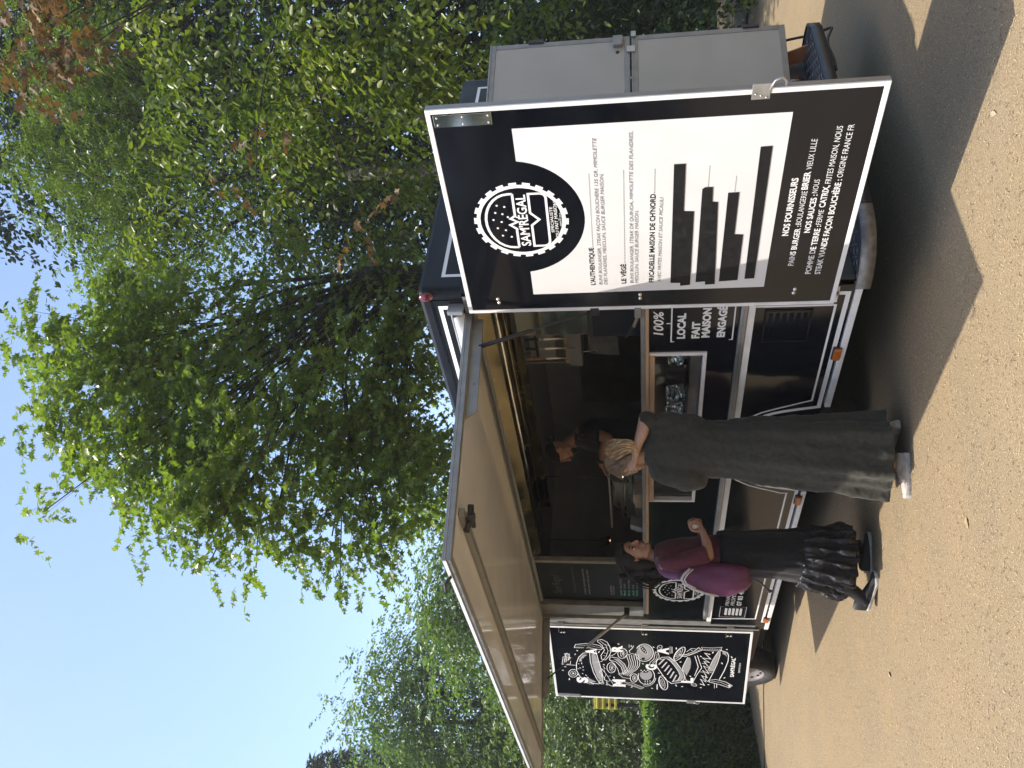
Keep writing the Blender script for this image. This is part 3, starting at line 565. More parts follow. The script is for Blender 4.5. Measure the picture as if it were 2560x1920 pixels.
# the illustrated door at the left end
dl = (-cos(rad(13.3)), -sin(rad(13.3)), 0)
ill, ip, islab = door('illustrated_door', (-4.776,-.004,0), dl, 1.272, .376, 2.405, .038, 'black door with white line drawing of a burger taken apart', edge=WHITEP)
Pi = lambda q: (lambda s, t: ip(-s, t, q))
ILL = [('L',[-669,2298,-675,2148],7),('L',[-530,2277,-538,2196,-660,2209,-656,2295,-530,2277],6),('L',[-559,2265,-632,2272],8),('L',[-558,2246,-631,2253],8),('L',[-557,2225,-629,2233],8),('L',[-821,2137,-846,2142,-869,2152,-886,2166,-896,2182,-897,2200,-890,2215,-874,2228,-853,2235,-828,2236,-803,2232,-780,2222,-763,2208,-754,2191,-753,2174,-760,2159,-775,2146,-797,2139,-821,2137],8),('L',[-823,2158,-836,2161,-849,2166,-858,2175,-863,2184,-864,2194,-860,2203,-852,2210,-840,2215,-826,2215,-813,2213,-801,2207,-791,2199,-786,2190,-785,2180,-789,2171,-798,2164,-809,2159,-823,2158],5),('F',[-805,2193,-824,2172,-848,2196],0),('L',[-360,2150,-304,2133,-277,1991,-311,1883,-355,1856,-384,1877,-354,1994,-360,2105,-360,2150],7),('L',[-332,2126,-314,1993,-349,1880],3),('L',[-434,1994,-453,2063,-530,2114,-640,2143,-769,2148,-875,2121,-949,2070,-994,1996,-1006,1929,-987,1891],9),('L',[-434,1994,-598,1995,-790,1970,-923,1936,-993,1905],8),('L',[-406,1931,-561,1910,-720,1888,-849,1874,-974,1879],8),('G',[-471,1977,-441,1945,-577,1912,-720,1892,-858,1881,-950,1887,-951,1904,-887,1934,-757,1959,-613,1979],0),('G',[-476,2060,-533,2097,-606,2118,-605,2097,-540,2073,-481,2019],0),('G',[-894,2048,-932,1993,-971,1947,-982,1986,-944,2041],0),('L',[-554,2106,-567,2092],8),('L',[-515,2071,-539,2064],8),('L',[-644,2128,-648,2112],8),('L',[-622,2088,-650,2086],8),('L',[-709,2113,-727,2101],8),('L',[-752,2085,-761,2069],8),('L',[-686,2078,-713,2074],8),('L',[-816,2094,-830,2080],8),('L',[-841,2055,-866,2047],8),('L',[-736,2134,-735,2117],8),('L',[-584,2097,-593,2081],8),('L',[-883,2039,-904,2028],8),('L',[-218,1902,-204,1861,-246,1807,-323,1782,-415,1774,-494,1797,-560,1836,-546,1874,-481,1879,-385,1839,-297,1863,-248,1903,-218,1902],7),('L',[-227,1880,-307,1820,-398,1803,-493,1824,-591,1876,-615,1960],5),('L',[-285,1828,-306,1793],4),('L',[-345,1812,-342,1844],4),('L',[-398,1805,-397,1782],4),('L',[-445,1811,-432,1851],4),('L',[-493,1826,-479,1858],4),('L',[-491,1789,-457,1743,-408,1710],5),('L',[-475,1780,-489,1753],4),('L',[-745,1896,-794,1904,-817,1882,-858,1886,-878,1856,-923,1860,-938,1832,-988,1836,-1027,1802,-1045,1760],8),('L',[-719,1881,-814,1837,-911,1803,-991,1767],5),('L',[-814,1837,-864,1848],4),('L',[-862,1820,-843,1787],4),('L',[-911,1803,-961,1814],4),('L',[-782,1850,-742,1853],4),('L',[-943,1790,-925,1766],4),('L',[-736,1886,-717,1843,-670,1865],5),('L',[-458,1612,-486,1621,-507,1635,-520,1651,-522,1668,-513,1683,-495,1695,-469,1702,-439,1704,-408,1699,-380,1690,-359,1676,-347,1660,-345,1644,-353,1629,-372,1617,-397,1609,-427,1608,-458,1612],7),('L',[-450,1611,-471,1618,-487,1628,-497,1640,-499,1652,-493,1663,-479,1672,-460,1677,-437,1678,-414,1674,-393,1667,-377,1657,-368,1646,-366,1634,-372,1623,-386,1614,-405,1609,-427,1608,-450,1611],4),('L',[-433,1648,-431,1618],4),('L',[-433,1648,-469,1627],4),('L',[-433,1648,-487,1648],4),('L',[-433,1648,-472,1668],4),('L',[-433,1648,-434,1675],4),('L',[-433,1648,-396,1666],4),('L',[-433,1648,-379,1645],4),('L',[-433,1648,-393,1626],4),('L',[-680,1735,-713,1735,-743,1741,-768,1751,-784,1765,-790,1781,-785,1796,-768,1809,-743,1819,-713,1824,-681,1823,-650,1817,-626,1807,-610,1793,-604,1778,-610,1763,-626,1750,-650,1740,-680,1735],7),('L',[-684,1734,-708,1735,-731,1739,-749,1746,-762,1756,-766,1767,-761,1778,-749,1788,-730,1795,-707,1798,-683,1798,-661,1794,-642,1786,-630,1777,-626,1766,-631,1755,-643,1745,-661,1738,-684,1734],4),('L',[-696,1772,-694,1743],4),('L',[-696,1772,-734,1752],4),('L',[-696,1772,-752,1772],4),('L',[-696,1772,-737,1790],4),('L',[-696,1772,-698,1797],4),('L',[-696,1772,-658,1788],4),('L',[-696,1772,-640,1768],4),('L',[-696,1772,-655,1750],4),('L',[-877,1506,-903,1511,-925,1520,-941,1532,-947,1546,-944,1560,-931,1571,-911,1579,-886,1583,-858,1582,-832,1577,-810,1568,-796,1556,-789,1542,-793,1529,-805,1517,-825,1509,-850,1505,-877,1506],7),('L',[-874,1503,-893,1507,-910,1514,-921,1523,-926,1533,-924,1542,-915,1551,-900,1556,-881,1559,-860,1559,-841,1555,-824,1548,-813,1539,-808,1529,-810,1520,-820,1512,-834,1506,-853,1503,-874,1503],4),('L',[-867,1537,-865,1511],4),('L',[-867,1537,-900,1519],4),('L',[-867,1537,-915,1535],4),('L',[-867,1537,-902,1552],4),('L',[-867,1537,-869,1558],4),('L',[-867,1537,-835,1551],4),('L',[-867,1537,-820,1534],4),('L',[-867,1537,-833,1518],4),('L',[-503,1785,-517,1708,-620,1639,-758,1605,-798,1655,-677,1673,-585,1726,-557,1793,-503,1785],7),('G',[-533,1754,-542,1704,-637,1648,-751,1623,-769,1647,-657,1665,-568,1718],0),('L',[-557,1792,-614,1747,-708,1713,-805,1697],6),('L',[-461,1614,-519,1607,-581,1592,-652,1593,-718,1616,-778,1659,-805,1704],6),('L',[-454,1589,-517,1584,-579,1569,-651,1572,-717,1595,-776,1639,-812,1682],6),('L',[-458,1564,-516,1560,-578,1547,-650,1550,-715,1575,-775,1620,-818,1661],6),('L',[-451,1539,-514,1536,-577,1524,-648,1529,-714,1555,-774,1601,-825,1639],6),('L',[-455,1515,-513,1513,-575,1502,-647,1507,-713,1534,-772,1581,-832,1617],6),('L',[-448,1490,-512,1489,-574,1479,-645,1486,-711,1514,-771,1562,-839,1596],6),('L',[-461,1614,-430,1560,-450,1493],6),('L',[-805,1704,-868,1661,-882,1586],6),('L',[-337,1509,-305,1495,-281,1477,-265,1455,-258,1433,-261,1410,-274,1389,-295,1370,-324,1356,-358,1346,-396,1342,-435,1345,-472,1352,-505,1366,-532,1383,-550,1404,-559,1427,-558,1451,-547,1473,-526,1492,-498,1507,-464,1518,-426,1522],9),('G',[-403,1353,-444,1357,-482,1368,-512,1386,-533,1408,-541,1433,-536,1458,-518,1480,-489,1497,-453,1508,-412,1511,-371,1507,-334,1495,-304,1478,-284,1456,-276,1431,-281,1407,-298,1385,-326,1368,-362,1357,-403,1353],0),('K',[-422,1404,-425,1416,-408,1434,-377,1453,-339,1468,-306,1475,-286,1472,-284,1460,-301,1442,-332,1423,-369,1408,-402,1401,-422,1404],0),('K',[-512,1424,-525,1428,-534,1438,-535,1450,-527,1460,-515,1464,-502,1460,-493,1450,-492,1437,-500,1428,-512,1424],0),('L',[-433,1407,-439,1417,-436,1429,-424,1443,-405,1457,-380,1469,-353,1478,-328,1483,-306,1483,-292,1478,-285,1468,-288,1456,-300,1442,-320,1428,-344,1416,-371,1407,-396,1402,-418,1402,-433,1407],4),('L',[-291,1540,-338,1555,-386,1587,-416,1578],7),('F',[-319,1461,-325,1467,-320,1470,-310,1468,-304,1462,-308,1459,-319,1461],0),('F',[-346,1446,-352,1452,-347,1455,-336,1453,-330,1447,-335,1444,-346,1446],0),('F',[-372,1431,-378,1437,-374,1440,-363,1438,-357,1432,-362,1429,-372,1431],0),('F',[-399,1416,-405,1422,-400,1425,-390,1423,-383,1417,-388,1414,-399,1416],0),('F',[-426,1401,-432,1407,-427,1410,-416,1408,-410,1402,-415,1399,-426,1401],0),('L',[-680,1384,-697,1365,-723,1348,-756,1337,-793,1330,-834,1329,-874,1334,-911,1344,-942,1359,-965,1378,-979,1400,-983,1422,-975,1444,-958,1464,-931,1480,-897,1492,-859,1498,-818,1498,-779,1493],8),('L',[-851,1315,-873,1318,-895,1323,-916,1328,-935,1336,-953,1344,-969,1354,-982,1364,-994,1375,-1002,1387,-1008,1400,-1011,1412,-1011,1425,-1008,1437,-1002,1449],6),('G',[-797,1352,-835,1357,-868,1371,-891,1392,-900,1417,-894,1442,-874,1463,-843,1476,-806,1481,-769,1476,-736,1461,-714,1440,-705,1416,-711,1391,-730,1370,-761,1357,-797,1352],0),('K',[-741,1391,-760,1402,-767,1426,-760,1454,-742,1475,-719,1481,-701,1470,-694,1447,-700,1419,-719,1397,-741,1391],0),('K',[-956,1354,-970,1365,-969,1389,-954,1415,-931,1433,-907,1437,-894,1426,-894,1402,-909,1376,-933,1358,-956,1354],0),('F',[-721,1463,-729,1466,-730,1471,-722,1474,-713,1471,-713,1465,-721,1463],0),('F',[-742,1446,-751,1449,-751,1455,-743,1457,-734,1455,-734,1449,-742,1446],0),('F',[-719,1430,-727,1432,-727,1438,-719,1441,-711,1438,-710,1432,-719,1430],0),('F',[-740,1413,-749,1416,-749,1422,-741,1424,-732,1421,-732,1416,-740,1413],0),('F',[-716,1397,-725,1399,-725,1405,-717,1408,-709,1405,-708,1399,-716,1397],0),('F',[-917,1422,-926,1425,-926,1431,-918,1434,-909,1431,-909,1425,-917,1422],0),('F',[-915,1396,-924,1399,-924,1405,-916,1408,-907,1405,-907,1399,-915,1396],0),('F',[-913,1370,-922,1373,-922,1379,-914,1382,-905,1379,-905,1373,-913,1370],0),('F',[-957,1423,-966,1426,-966,1431,-958,1434,-949,1431,-948,1425,-957,1423],0),('F',[-955,1397,-964,1399,-964,1405,-956,1408,-947,1405,-946,1399,-955,1397],0),('F',[-953,1370,-962,1373,-962,1379,-954,1382,-945,1379,-945,1373,-953,1370],0),('L',[-385,1322,-399,1291,-475,1281,-556,1322,-621,1358,-639,1381,-575,1376,-510,1335,-432,1326,-385,1322],6),('L',[-415,1304,-493,1308,-582,1353],4),('L',[-283,1255,-294,1253,-306,1254,-319,1257,-330,1264,-339,1272,-343,1280,-343,1289,-339,1296,-331,1301,-320,1302,-307,1301,-294,1298,-283,1291,-275,1283,-270,1275,-270,1266,-274,1259,-283,1255],5),('L',[-292,1291,-328,1260],4),('L',[-531,1304,-477,1254,-466,1183,-555,1110,-727,1033,-823,1012,-910,1044,-944,1150,-882,1210,-650,1303,-587,1315,-531,1304],9),('L',[-522,1277,-494,1209,-546,1159,-699,1089,-794,1065,-877,1086,-914,1150],6),('G',[-494,1200,-491,1160,-582,1109,-744,1039,-824,1023,-891,1054,-912,1113,-827,1069,-762,1070,-622,1127],0),('W',[-609,1285,-506,1229],15),('W',[-667,1256,-561,1204],15),('W',[-726,1226,-616,1179],15),('W',[-785,1197,-672,1154],15),('W',[-845,1167,-727,1129],15),('W',[-905,1136,-784,1103],15),('L',[-911,1197,-956,1191,-999,1191,-1034,1196,-1058,1206,-1068,1220,-1061,1237,-1040,1253,-1006,1267,-963,1278,-918,1284,-876,1284,-840,1279,-817,1268,-808,1254,-815,1239,-836,1222,-869,1208,-911,1197],8),('L',[-922,1225,-958,1219,-991,1218,-1018,1220,-1036,1225,-1041,1234,-1034,1244,-1016,1255,-988,1265,-954,1273,-918,1278,-885,1280,-858,1278,-841,1272,-835,1264,-842,1253,-861,1243,-888,1233,-922,1225],5),('L',[-933,1243,-955,1239,-975,1237,-990,1236,-1000,1237,-1002,1240,-996,1244,-983,1249,-965,1254,-943,1259,-921,1262,-901,1265,-886,1265,-876,1264,-874,1261,-880,1257,-893,1252,-911,1247,-933,1243],4),('L',[-441,1050,-478,1068,-506,1088,-522,1106,-524,1121,-511,1131,-486,1135,-450,1132,-410,1122,-369,1107,-332,1089,-305,1069,-289,1051,-287,1036,-300,1026,-325,1023,-359,1026,-399,1035,-441,1050],8),('L',[-427,1072,-457,1086,-481,1101,-496,1114,-499,1124,-492,1130,-474,1131,-447,1127,-416,1118,-384,1106,-354,1092,-331,1077,-316,1064,-312,1054,-320,1048,-337,1047,-363,1051,-394,1060,-427,1072],5),('L',[-413,1085,-432,1094,-448,1102,-458,1109,-463,1114,-460,1116,-451,1115,-437,1111,-418,1105,-398,1097,-379,1088,-363,1080,-353,1073,-348,1068,-351,1066,-360,1067,-374,1071,-393,1077,-413,1085],4),('L',[-436,1085,-452,1022,-393,935,-328,858,-287,890,-355,936,-413,1014,-417,1085],7),('L',[-435,1067,-410,970,-321,876],5),('L',[-367,1007,-307,964,-309,920],6),('L',[-319,973,-348,950],5),('L',[-461,996,-649,1045,-839,1014,-918,975],7),('L',[-431,925,-622,884,-784,917],7),('L',[-421,899,-566,866,-636,848,-750,889,-899,930],7),('L',[-557,850,-563,810],6),('G',[-461,996,-469,970,-549,958,-659,964,-789,998,-696,1037,-640,1041],0),('L',[-929,858,-952,809,-844,854,-889,795,-779,843,-807,786,-682,837,-742,772,-603,831,-646,765,-525,829,-537,776,-464,845,-475,765,-379,826,-398,772],12),('L',[-708,868,-720,726],6),('L',[-744,803,-857,799,-887,766],6),('L',[-280,864,-286,764,-268,662,-302,672,-328,659,-334,762,-328,858,-300,852,-280,864],5),('L',[-312,840,-313,831],8),('L',[-311,823,-312,814],8),('L',[-310,806,-311,798],8),('L',[-309,790,-310,781],8),('L',[-308,773,-309,765],8),('L',[-307,757,-308,748],8),('L',[-306,740,-307,732],8),('L',[-305,724,-306,715],8),('L',[-304,707,-305,699],8),('L',[-303,691,-304,682],8),('L',[-317,680,-355,608,-403,591,-510,591,-668,619,-834,662],9),('L',[-317,680,-408,676,-548,695,-723,732,-863,767],8),('L',[-333,692,-473,738,-647,776,-695,787],6),('G',[-333,688,-408,683,-548,704,-691,731,-702,778,-551,753,-403,715],0),('G',[-338,653,-362,617,-434,607,-397,624,-384,650],0),('L',[-858,772,-836,696,-875,595,-938,526,-980,553,-931,646,-890,757,-858,772],8),('L',[-869,740,-887,648,-945,555],5),('F',[-921,561,-933,542,-966,549,-951,568],0),('L',[-992,1867,-1000,1871,-1004,1877,-1006,1886,-1003,1896,-998,1906,-989,1914,-979,1920,-969,1923,-959,1923,-951,1919,-946,1912,-945,1904,-947,1894,-953,1884,-961,1876,-971,1870,-982,1867,-992,1867],5),('L',[-964,1918,-987,1872],4),('L',[-963,891,-971,894,-976,901,-977,909,-975,919,-969,929,-961,937,-951,944,-941,947,-931,947,-923,944,-919,938,-917,930,-920,920,-925,910,-933,902,-943,895,-954,892,-963,891],5),('L',[-936,943,-959,896],4),('L',[-1001,1996,-1009,2000,-1014,2007,-1015,2015,-1013,2025,-1007,2035,-999,2043,-989,2049,-978,2052,-968,2052,-960,2048,-956,2041,-954,2032,-956,2022,-962,2013,-970,2004,-981,1998,-991,1995,-1001,1996],5),('L',[-973,2047,-996,2001],4),('L',[-958,1649,-964,1569,-1013,1490,-1043,1443,-1068,1476,-1011,1570,-991,1649],6),('L',[-973,1625,-1009,1541,-1050,1467],4),('L',[-276,1585,-327,1586],4),('L',[-284,1564,-317,1565],7),('L',[-283,1174,-410,1173],4),('L',[-291,1155,-400,1154],7),('L',[-961,1298,-1071,1298],4),('L',[-971,1304,-1062,1304],7),('L',[-912,709,-1001,705],4),('L',[-920,685,-989,682],7),('L',[-465,2245,-470,2226],12),('L',[-469,2147,-500,2146],12),('L',[-404,2129,-418,2114],12),('L',[-708,2274,-710,2256],12),('L',[-771,2304,-781,2287],12),('L',[-921,2235,-954,2237],12),('L',[-409,1892,-436,1902],12),('L',[-268,1701,-277,1684],12),('L',[-303,1348,-312,1331],12),('L',[-544,1056,-551,1074],12),('L',[-300,1112,-330,1112],12),('L',[-350,744,-377,751],12),('L',[-305,622,-304,605],12),('L',[-532,654,-558,644],12),('L',[-793,605,-810,619],12),('L',[-433,872,-442,855],12),('L',[-963,1108,-991,1098],12),('L',[-986,1031,-999,1048],12),('L',[-996,855,-1000,837],12),('L',[-937,778,-936,760],12),('L',[-1029,1562,-1047,1578],12),('L',[-1044,1363,-1054,1345],12),('L',[-1011,1845,-1022,1828],12),('L',[-1008,1994,-1013,1976],12),('L',[-1023,1653,-1043,1638],12),('L',[-601,1458,-606,1440],12),('L',[-790,969,-800,951],12),('L',[-758,1294,-763,1276],12),('L',[-421,563,-447,553],12),('L',[-638,1862,-653,1847],12),('L',[-860,1759,-888,1750],12)]
white = MB(); grey = MB(); dark = MB()
for k, fl_, w in ILL:
    pts = [(fl_[i]/1000, fl_[i+1]/1000) for i in range(0, len(fl_), 2)]
    if k == 'L': stroke(white, pts, w*.00088, Pi(-.0006))
    elif k == 'W': stroke(grey, pts, w*.0012, Pi(-.0012)); stroke(white, [(a+.006, b_) for a, b_ in pts], .005, Pi(-.0006))
    elif k == 'F': fill(white, pts, Pi(-.0006))
    elif k == 'G': fill(grey, pts, Pi(-.0018))
    elif k == 'K': fill(dark, pts, Pi(-.0010))
for t, s0, s1, z0, z1 in (('S',-.998,-.889,2.043,2.149),('A',-.463,-.37,1.926,2.032),('M',-1.037,-.907,1.645,1.764),('R',-.408,-.298,1.66,1.76),('G',-.709,-.606,1.312,1.413),('A',-.424,-.308,1.192,1.295),('L',-.919,-.825,.934,1.044)):
    text(white, t, s0, s1, z0, z1-z0, Pi(-.0002), .05)
text(white, "SAM'RÉGAL", -.781, -.446, .520, .036, Pi(-.0006), .03); text(white, 'DEPUIS 2015', -.70, -.53, .462, .017, Pi(-.0006), .006)
text(white, 'HOME', -.585, -.468, 2.238, .022, Pi(-.0002), .01); text(white, 'MADE', -.585, -.468, 2.205, .022, Pi(-.0002), .01)
part('burger_drawing', white, PRINTW, ill); part('grey_shading', grey, PRINTG, ill); part('dark_cutouts', dark, PRINTK, ill)
bolts(ip, ill, [(.105,2.262),(.105,2.235),(.098,1.44),(.098,1.41),(.084,.615),(.084,.585)])
b = MB()
for t in (2.29, 1.455, .63): islab(b, .03, .11, t, t+.003, -.003, .001)
part('door_seam', b, ALUG, ill, fix=True)
b = MB(); islab(b, 1.215, 1.262, 2.13, 2.375, -.003, .003); hp = part('hinge_plate', b, ALU, ill, bevel=.001, fix=True)
for t in (2.14, 2.25, 2.365):
    b = MB(); islab(b, 1.212, 1.266, t-.004, t+.004, .003, .006); part('rivet_bar', b, ALU, hp, fix=True)
b = MB(); islab(b, 1.245, 1.30, .90, .985, .0025, .007); lp = part('latch_plate', b, ALU, ill, bevel=.001, fix=True)
b = MB(); b.tube([ip(1.28,.91,.006),ip(1.295,.87,.012),ip(1.275,.85,.01)], .006, 8); part('latch_hook', b, ALU, lp, smooth=True)

# two-leaf rear door, folded back against the rear wall, its inside showing
dr = Vector((.26, .966, 0)).normalized(); nr = Vector((dr.y, -dr.x, 0))
def rp(s, t, q=0.): return tuple(Vector((.012,1.40,0))+dr*s+nr*q+Vector((0,0,t)))
def rslab(mb, s0, s1, t0, t1, q0, q1):
    a = [rp(s0,t0,q0),rp(s1,t0,q0),rp(s1,t1,q0),rp(s0,t1,q0),rp(s0,t0,q1),rp(s1,t0,q1),rp(s1,t1,q1),rp(s0,t1,q1)]
    mb.add(a, [(0,3,2,1),(4,5,6,7),(0,1,5,4),(1,2,6,5),(2,3,7,6),(3,0,4,7)])
WR_ = .865
for nm, z0, z1 in (('upper', 1.482, 2.468), ('lower', .437, 1.466)):
    b = MB(); rslab(b, .03, WR_-.03, z0+.03, z1-.03, -.03, -.004); dd = part('rear_door', b, PANELR, truck, label='%s leaf of the grey rear door' % nm, fix=True)
    b = MB()
    for a in ((0,WR_,z1-.04,z1),(0,WR_,z0,z0+.04),(0,.04,z0+.04,z1-.04),(WR_-.04,WR_,z0+.04,z1-.04)): rslab(b, *a, -.034, .0)
    rslab(b, 0, WR_, z1-.008, z1+.004, -.03, .005)
    part('door_frame', b, ALUG, dd, bevel=.003, fix=True)
    t = 2.14 if nm == 'upper' else .66
    b = MB(); rslab(b, WR_-.012, WR_+.018, t-.055, t+.055, -.02, .012); part('hinge', b, PLASTIC, dd, bevel=.004, fix=True)
    if nm == 'upper':
        b = MB(); rslab(b, WR_-.1, WR_-.012, 1.53, 1.60, .0, .03); part('lock_box', b, ALUG, dd, bevel=.006, fix=True)
        b = MB(); b.rev([(0,.006),(.012,.005),(.014,0)], rp(WR_-.14,1.567,-.004), nr, 12); part('lock_barrel', b, PLASTIC, dd, smooth=True)
b = MB(); rslab(b, WR_-.155, WR_-.10, 1.445, 1.505, .0, .012); rslab(b, WR_-.02, WR_+.03, 1.44, 1.475, .0, .016); part('bolt_latch', b, ALU, truck, bevel=.003, fix=True)

# rear step with tread plate, wrapped round the corner
plan0 = [(-.03,-.035),(.03,-.03),(.10,-.015),(.17,.02),(.225,.07),(.262,.14),(.285,.25),(.295,.45),(.295,1.9),(.28,2.08),(.22,2.2),(-.03,2.24)]
plan = []
for i in range(len(plan0)-1):                                       # rounded outline through the control points
    p0, p1, p2, p3 = (Vector(plan0[max(0, i-1)]), Vector(plan0[i]), Vector(plan0[i+1]), Vector(plan0[min(len(plan0)-1, i+2)]))
    for k in range(5):
        t = k/5; q = .5*((2*p1)+(p2-p0)*t+(2*p0-5*p1+4*p2-p3)*t*t+(3*p1-p0-3*p2+p3)*t**3); plan.append((q.x, q.y))
plan.append(plan0[-1])
b = MB(); b.prism([(x,y,0) for x, y in plan]+[(-.03,.3,0)], (0,0,.262), (0,0,.292)); stp = part('rear_step', b, CHEQ, truck, fix=True)
for lo_, hi_, rm_ in ((0, 31, noisy(mat('worn_step_rim', (.2,.19,.17), .55, .4), (.16,.15,.135), (.26,.245,.22), 25, 6, .1, 90)), (31, len(plan)-1, PLASTIC)):
  b = MB()
  for i in range(lo_, hi_):
    (xa,ya),(xb,yb2) = plan[i], plan[i+1]; e = Vector((yb2-ya, -(xb-xa), 0)).normalized()
    b.add([(xa,ya,.225),(xb,yb2,.225),(xb,yb2,.30),(xa,ya,.30),(xa+e.x*.012,ya+e.y*.012,.225),(xb+e.x*.012,yb2+e.y*.012,.225),(xb+e.x*.012,yb2+e.y*.012,.30),(xa+e.x*.012,ya+e.y*.012,.30)], [(4,5,6,7),(3,2,6,7)[::-1],(0,1,5,4)])
  part('step_rim', b, rm_, stp, smooth=True)
b = MB(); 
import itertools
for i, j in itertools.product(range(7), range(46)):
    x = -.02+.047*i; y = .0+.047*j
    lim = .27 if .25 < y < 2.05 else (.05+.2*min(1, max(0, y)/.25) if y <= .25 else .2)
    if x > lim: continue
    a = pi/4 if (i+j) % 2 else -pi/4; c, s = cos(a)*.023, sin(a)*.023; e, f_ = -sin(a)*.008, cos(a)*.008
    b.add([(x-c,y-s,.2925),(x+e,y+f_,.2975),(x+c,y+s,.2925),(x-e,y-f_,.2975)], [(0,3,2,1)])
o = part('tread_bumps', b, ALU, stp); o['kind'] = 'stuff'
b = MB(); b.box(-.02, .0, 1.55, 1.78, .30, .44); part('tail_lamp_housing', b, PLASTIC, truck)
b = MB(); b.ell((.02,1.84,.365), (.03,.085,.062), 16); part('tail_lamp', b, REDL, truck, smooth=True)
b = MB(); b.ell((.022,1.72,.352), (.026,.045,.05), 12); part('tail_lamp', b, CLEAR, truck, smooth=True, label='clear reversing lamp')
b = MB(); b.box(-.03, .012, .03, .10, .33, .37); part('side_reflector', b, AMBER, truck, bevel=.005)
b = MB(); b.box(-.04, .02, .0, 2.2, .30, .42); part('rear_valance', b, PLASTIC, truck)

# cab and wheels
def wheel(x, y, r, z, sgn=-1):
    t = MB(); ax = (0, sgn, 0)
    t.rev([(r*.60,-.10),(r*.62,.07),(r*.80,.105),(r*.93,.095),(r*.985,.075),(r,.03),(r,-.09),(r*.95,-.12),(r*.6,-.12)], (x,y,z), ax, 44)
    w = part('wheel', t, RUBBER, truck, smooth=True)
    d = MB(); d.rev([(.0,.055),(.045,.058),(.07,.05),(.085,.03),(r*.40,.02),(r*.47,.045),(r*.52,.052),(r*.585,.062),(r*.615,.082),(r*.64,.078),(r*.63,.02),(r*.6,-.05)], (x,y,z), ax, 44); rm = part('rim', d, RIM, w, smooth=True)
    for k in range(12):
        a = 2*pi*k/12; h = MB(); c = Vector((x+cos(a)*r*.505, y+sgn*.055, z+sin(a)*r*.505))
        h.ell(c, (.017,.006,.017), 8); part('rim_hole', h, UNDER, rm, smooth=True)
    for k in range(5):
        a = 2*pi*k/5; h = MB(); c = (x+cos(a)*.055, y+sgn*.055, z+sin(a)*.055); h.rev([(.009,0),(.009,.012),(0,.014)], c, ax, 8); part('wheel_nut', h, ALU, rm)
    return w
zf = zg(-6.1)
wheel(-6.10, .13, .335, zf+.335); wheel(-6.10, 1.95, .335, zf+.335, 1)
zr_ = zg(WX); wheel(WX, .16, .335, zr_+.335); wheel(WX, 2.02, .335, zr_+.335, 1)
# cab body: lofted cross-sections from the bulkhead to the nose
b = MB()
def csec(x, z0, zs_, zt_, w, tw): 
    c = 1.10
    return [(x,c-w,z0),(x,c-w,zs_*.55+z0*.45),(x,c-w+.01,zs_),(x,c-tw,zt_-.06),(x,c-tw+.08,zt_),(x,c+tw-.08,zt_),(x,c+tw,zt_-.06),(x,c+w-.01,zs_),(x,c+w,zs_*.55+z0*.45),(x,c+w,z0)]
b.loft([csec(-4.75,.34,1.30,2.30,1.02,.94), csec(-5.3,.34,1.28,2.32,1.02,.92), csec(-5.75,.36,1.24,2.22,1.01,.86), csec(-6.25,.62,1.16,1.60,1.0,.84), csec(-6.6,.62,1.08,1.26,.98,.82), csec(-6.85,.34,.95,1.06,.94,.80), csec(-6.98,.34,.80,.92,.82,.7)], closed=True, cap=(True, True))
cab = part('cab', b, BLACKSAT, truck, smooth=False, bevel=.02, fix=True)
b = MB(); b.add([(-5.78,.30,2.17),(-6.22,.24,1.60),(-6.22,1.96,1.60),(-5.78,1.9,2.17)], [(0,1,2,3)]); b.M = Matrix.Translation((-.03,0,.03)); 
w_ = MB(); w_.add([(-5.81,.30,2.20),(-6.25,.26,1.635),(-6.25,1.94,1.635),(-5.81,1.9,2.20)], [(0,1,2,3)]); part('windscreen', w_, TINT, cab)
w_ = MB(); w_.add([(-4.95,.082,1.36),(-5.75,.085,1.34),(-5.62,.195,2.05),(-4.95,.160,2.10)], [(0,1,2,3)]); part('cab_window', w_, TINT, cab)
b = MB(); b.box(-5.62, -4.74, .03, .12, .30, .40); b.box(-5.66, -5.55, .05, .14, .30, .62); part('cab_step', b, PLASTIC, cab, bevel=.01)
b = MB(); b.box(-5.45, -4.78, .055, .075, .405, .47); part('sill_panel', b, ALUG, cab, bevel=.006)
b = MB()
for i in range(14):
    a0 = pi*i/14; a1 = pi*(i+1)/14
    p = lambda a, y, r_: (-6.10+r_*cos(a), y, zf+.335+r_*sin(a))
    b.add([p(a0,.04,.40),p(a1,.04,.40),p(a1,.04,.46),p(a0,.04,.46),p(a0,.30,.40),p(a1,.30,.40)], [(0,1,2,3),(0,4,5,1)])
part('wheel_arch', b, PLASTIC, cab)
b = MB(); b.box(-7.02, -6.55, .12, 2.08, .22, .52); part('bumper', b, PLASTIC, cab, bevel=.05)
for y in (.42, 1.78):
    b = MB(); b.ell((-6.93,y,.86), (.05,.16,.09), 14); part('headlamp', b, CLEAR, cab, smooth=True)
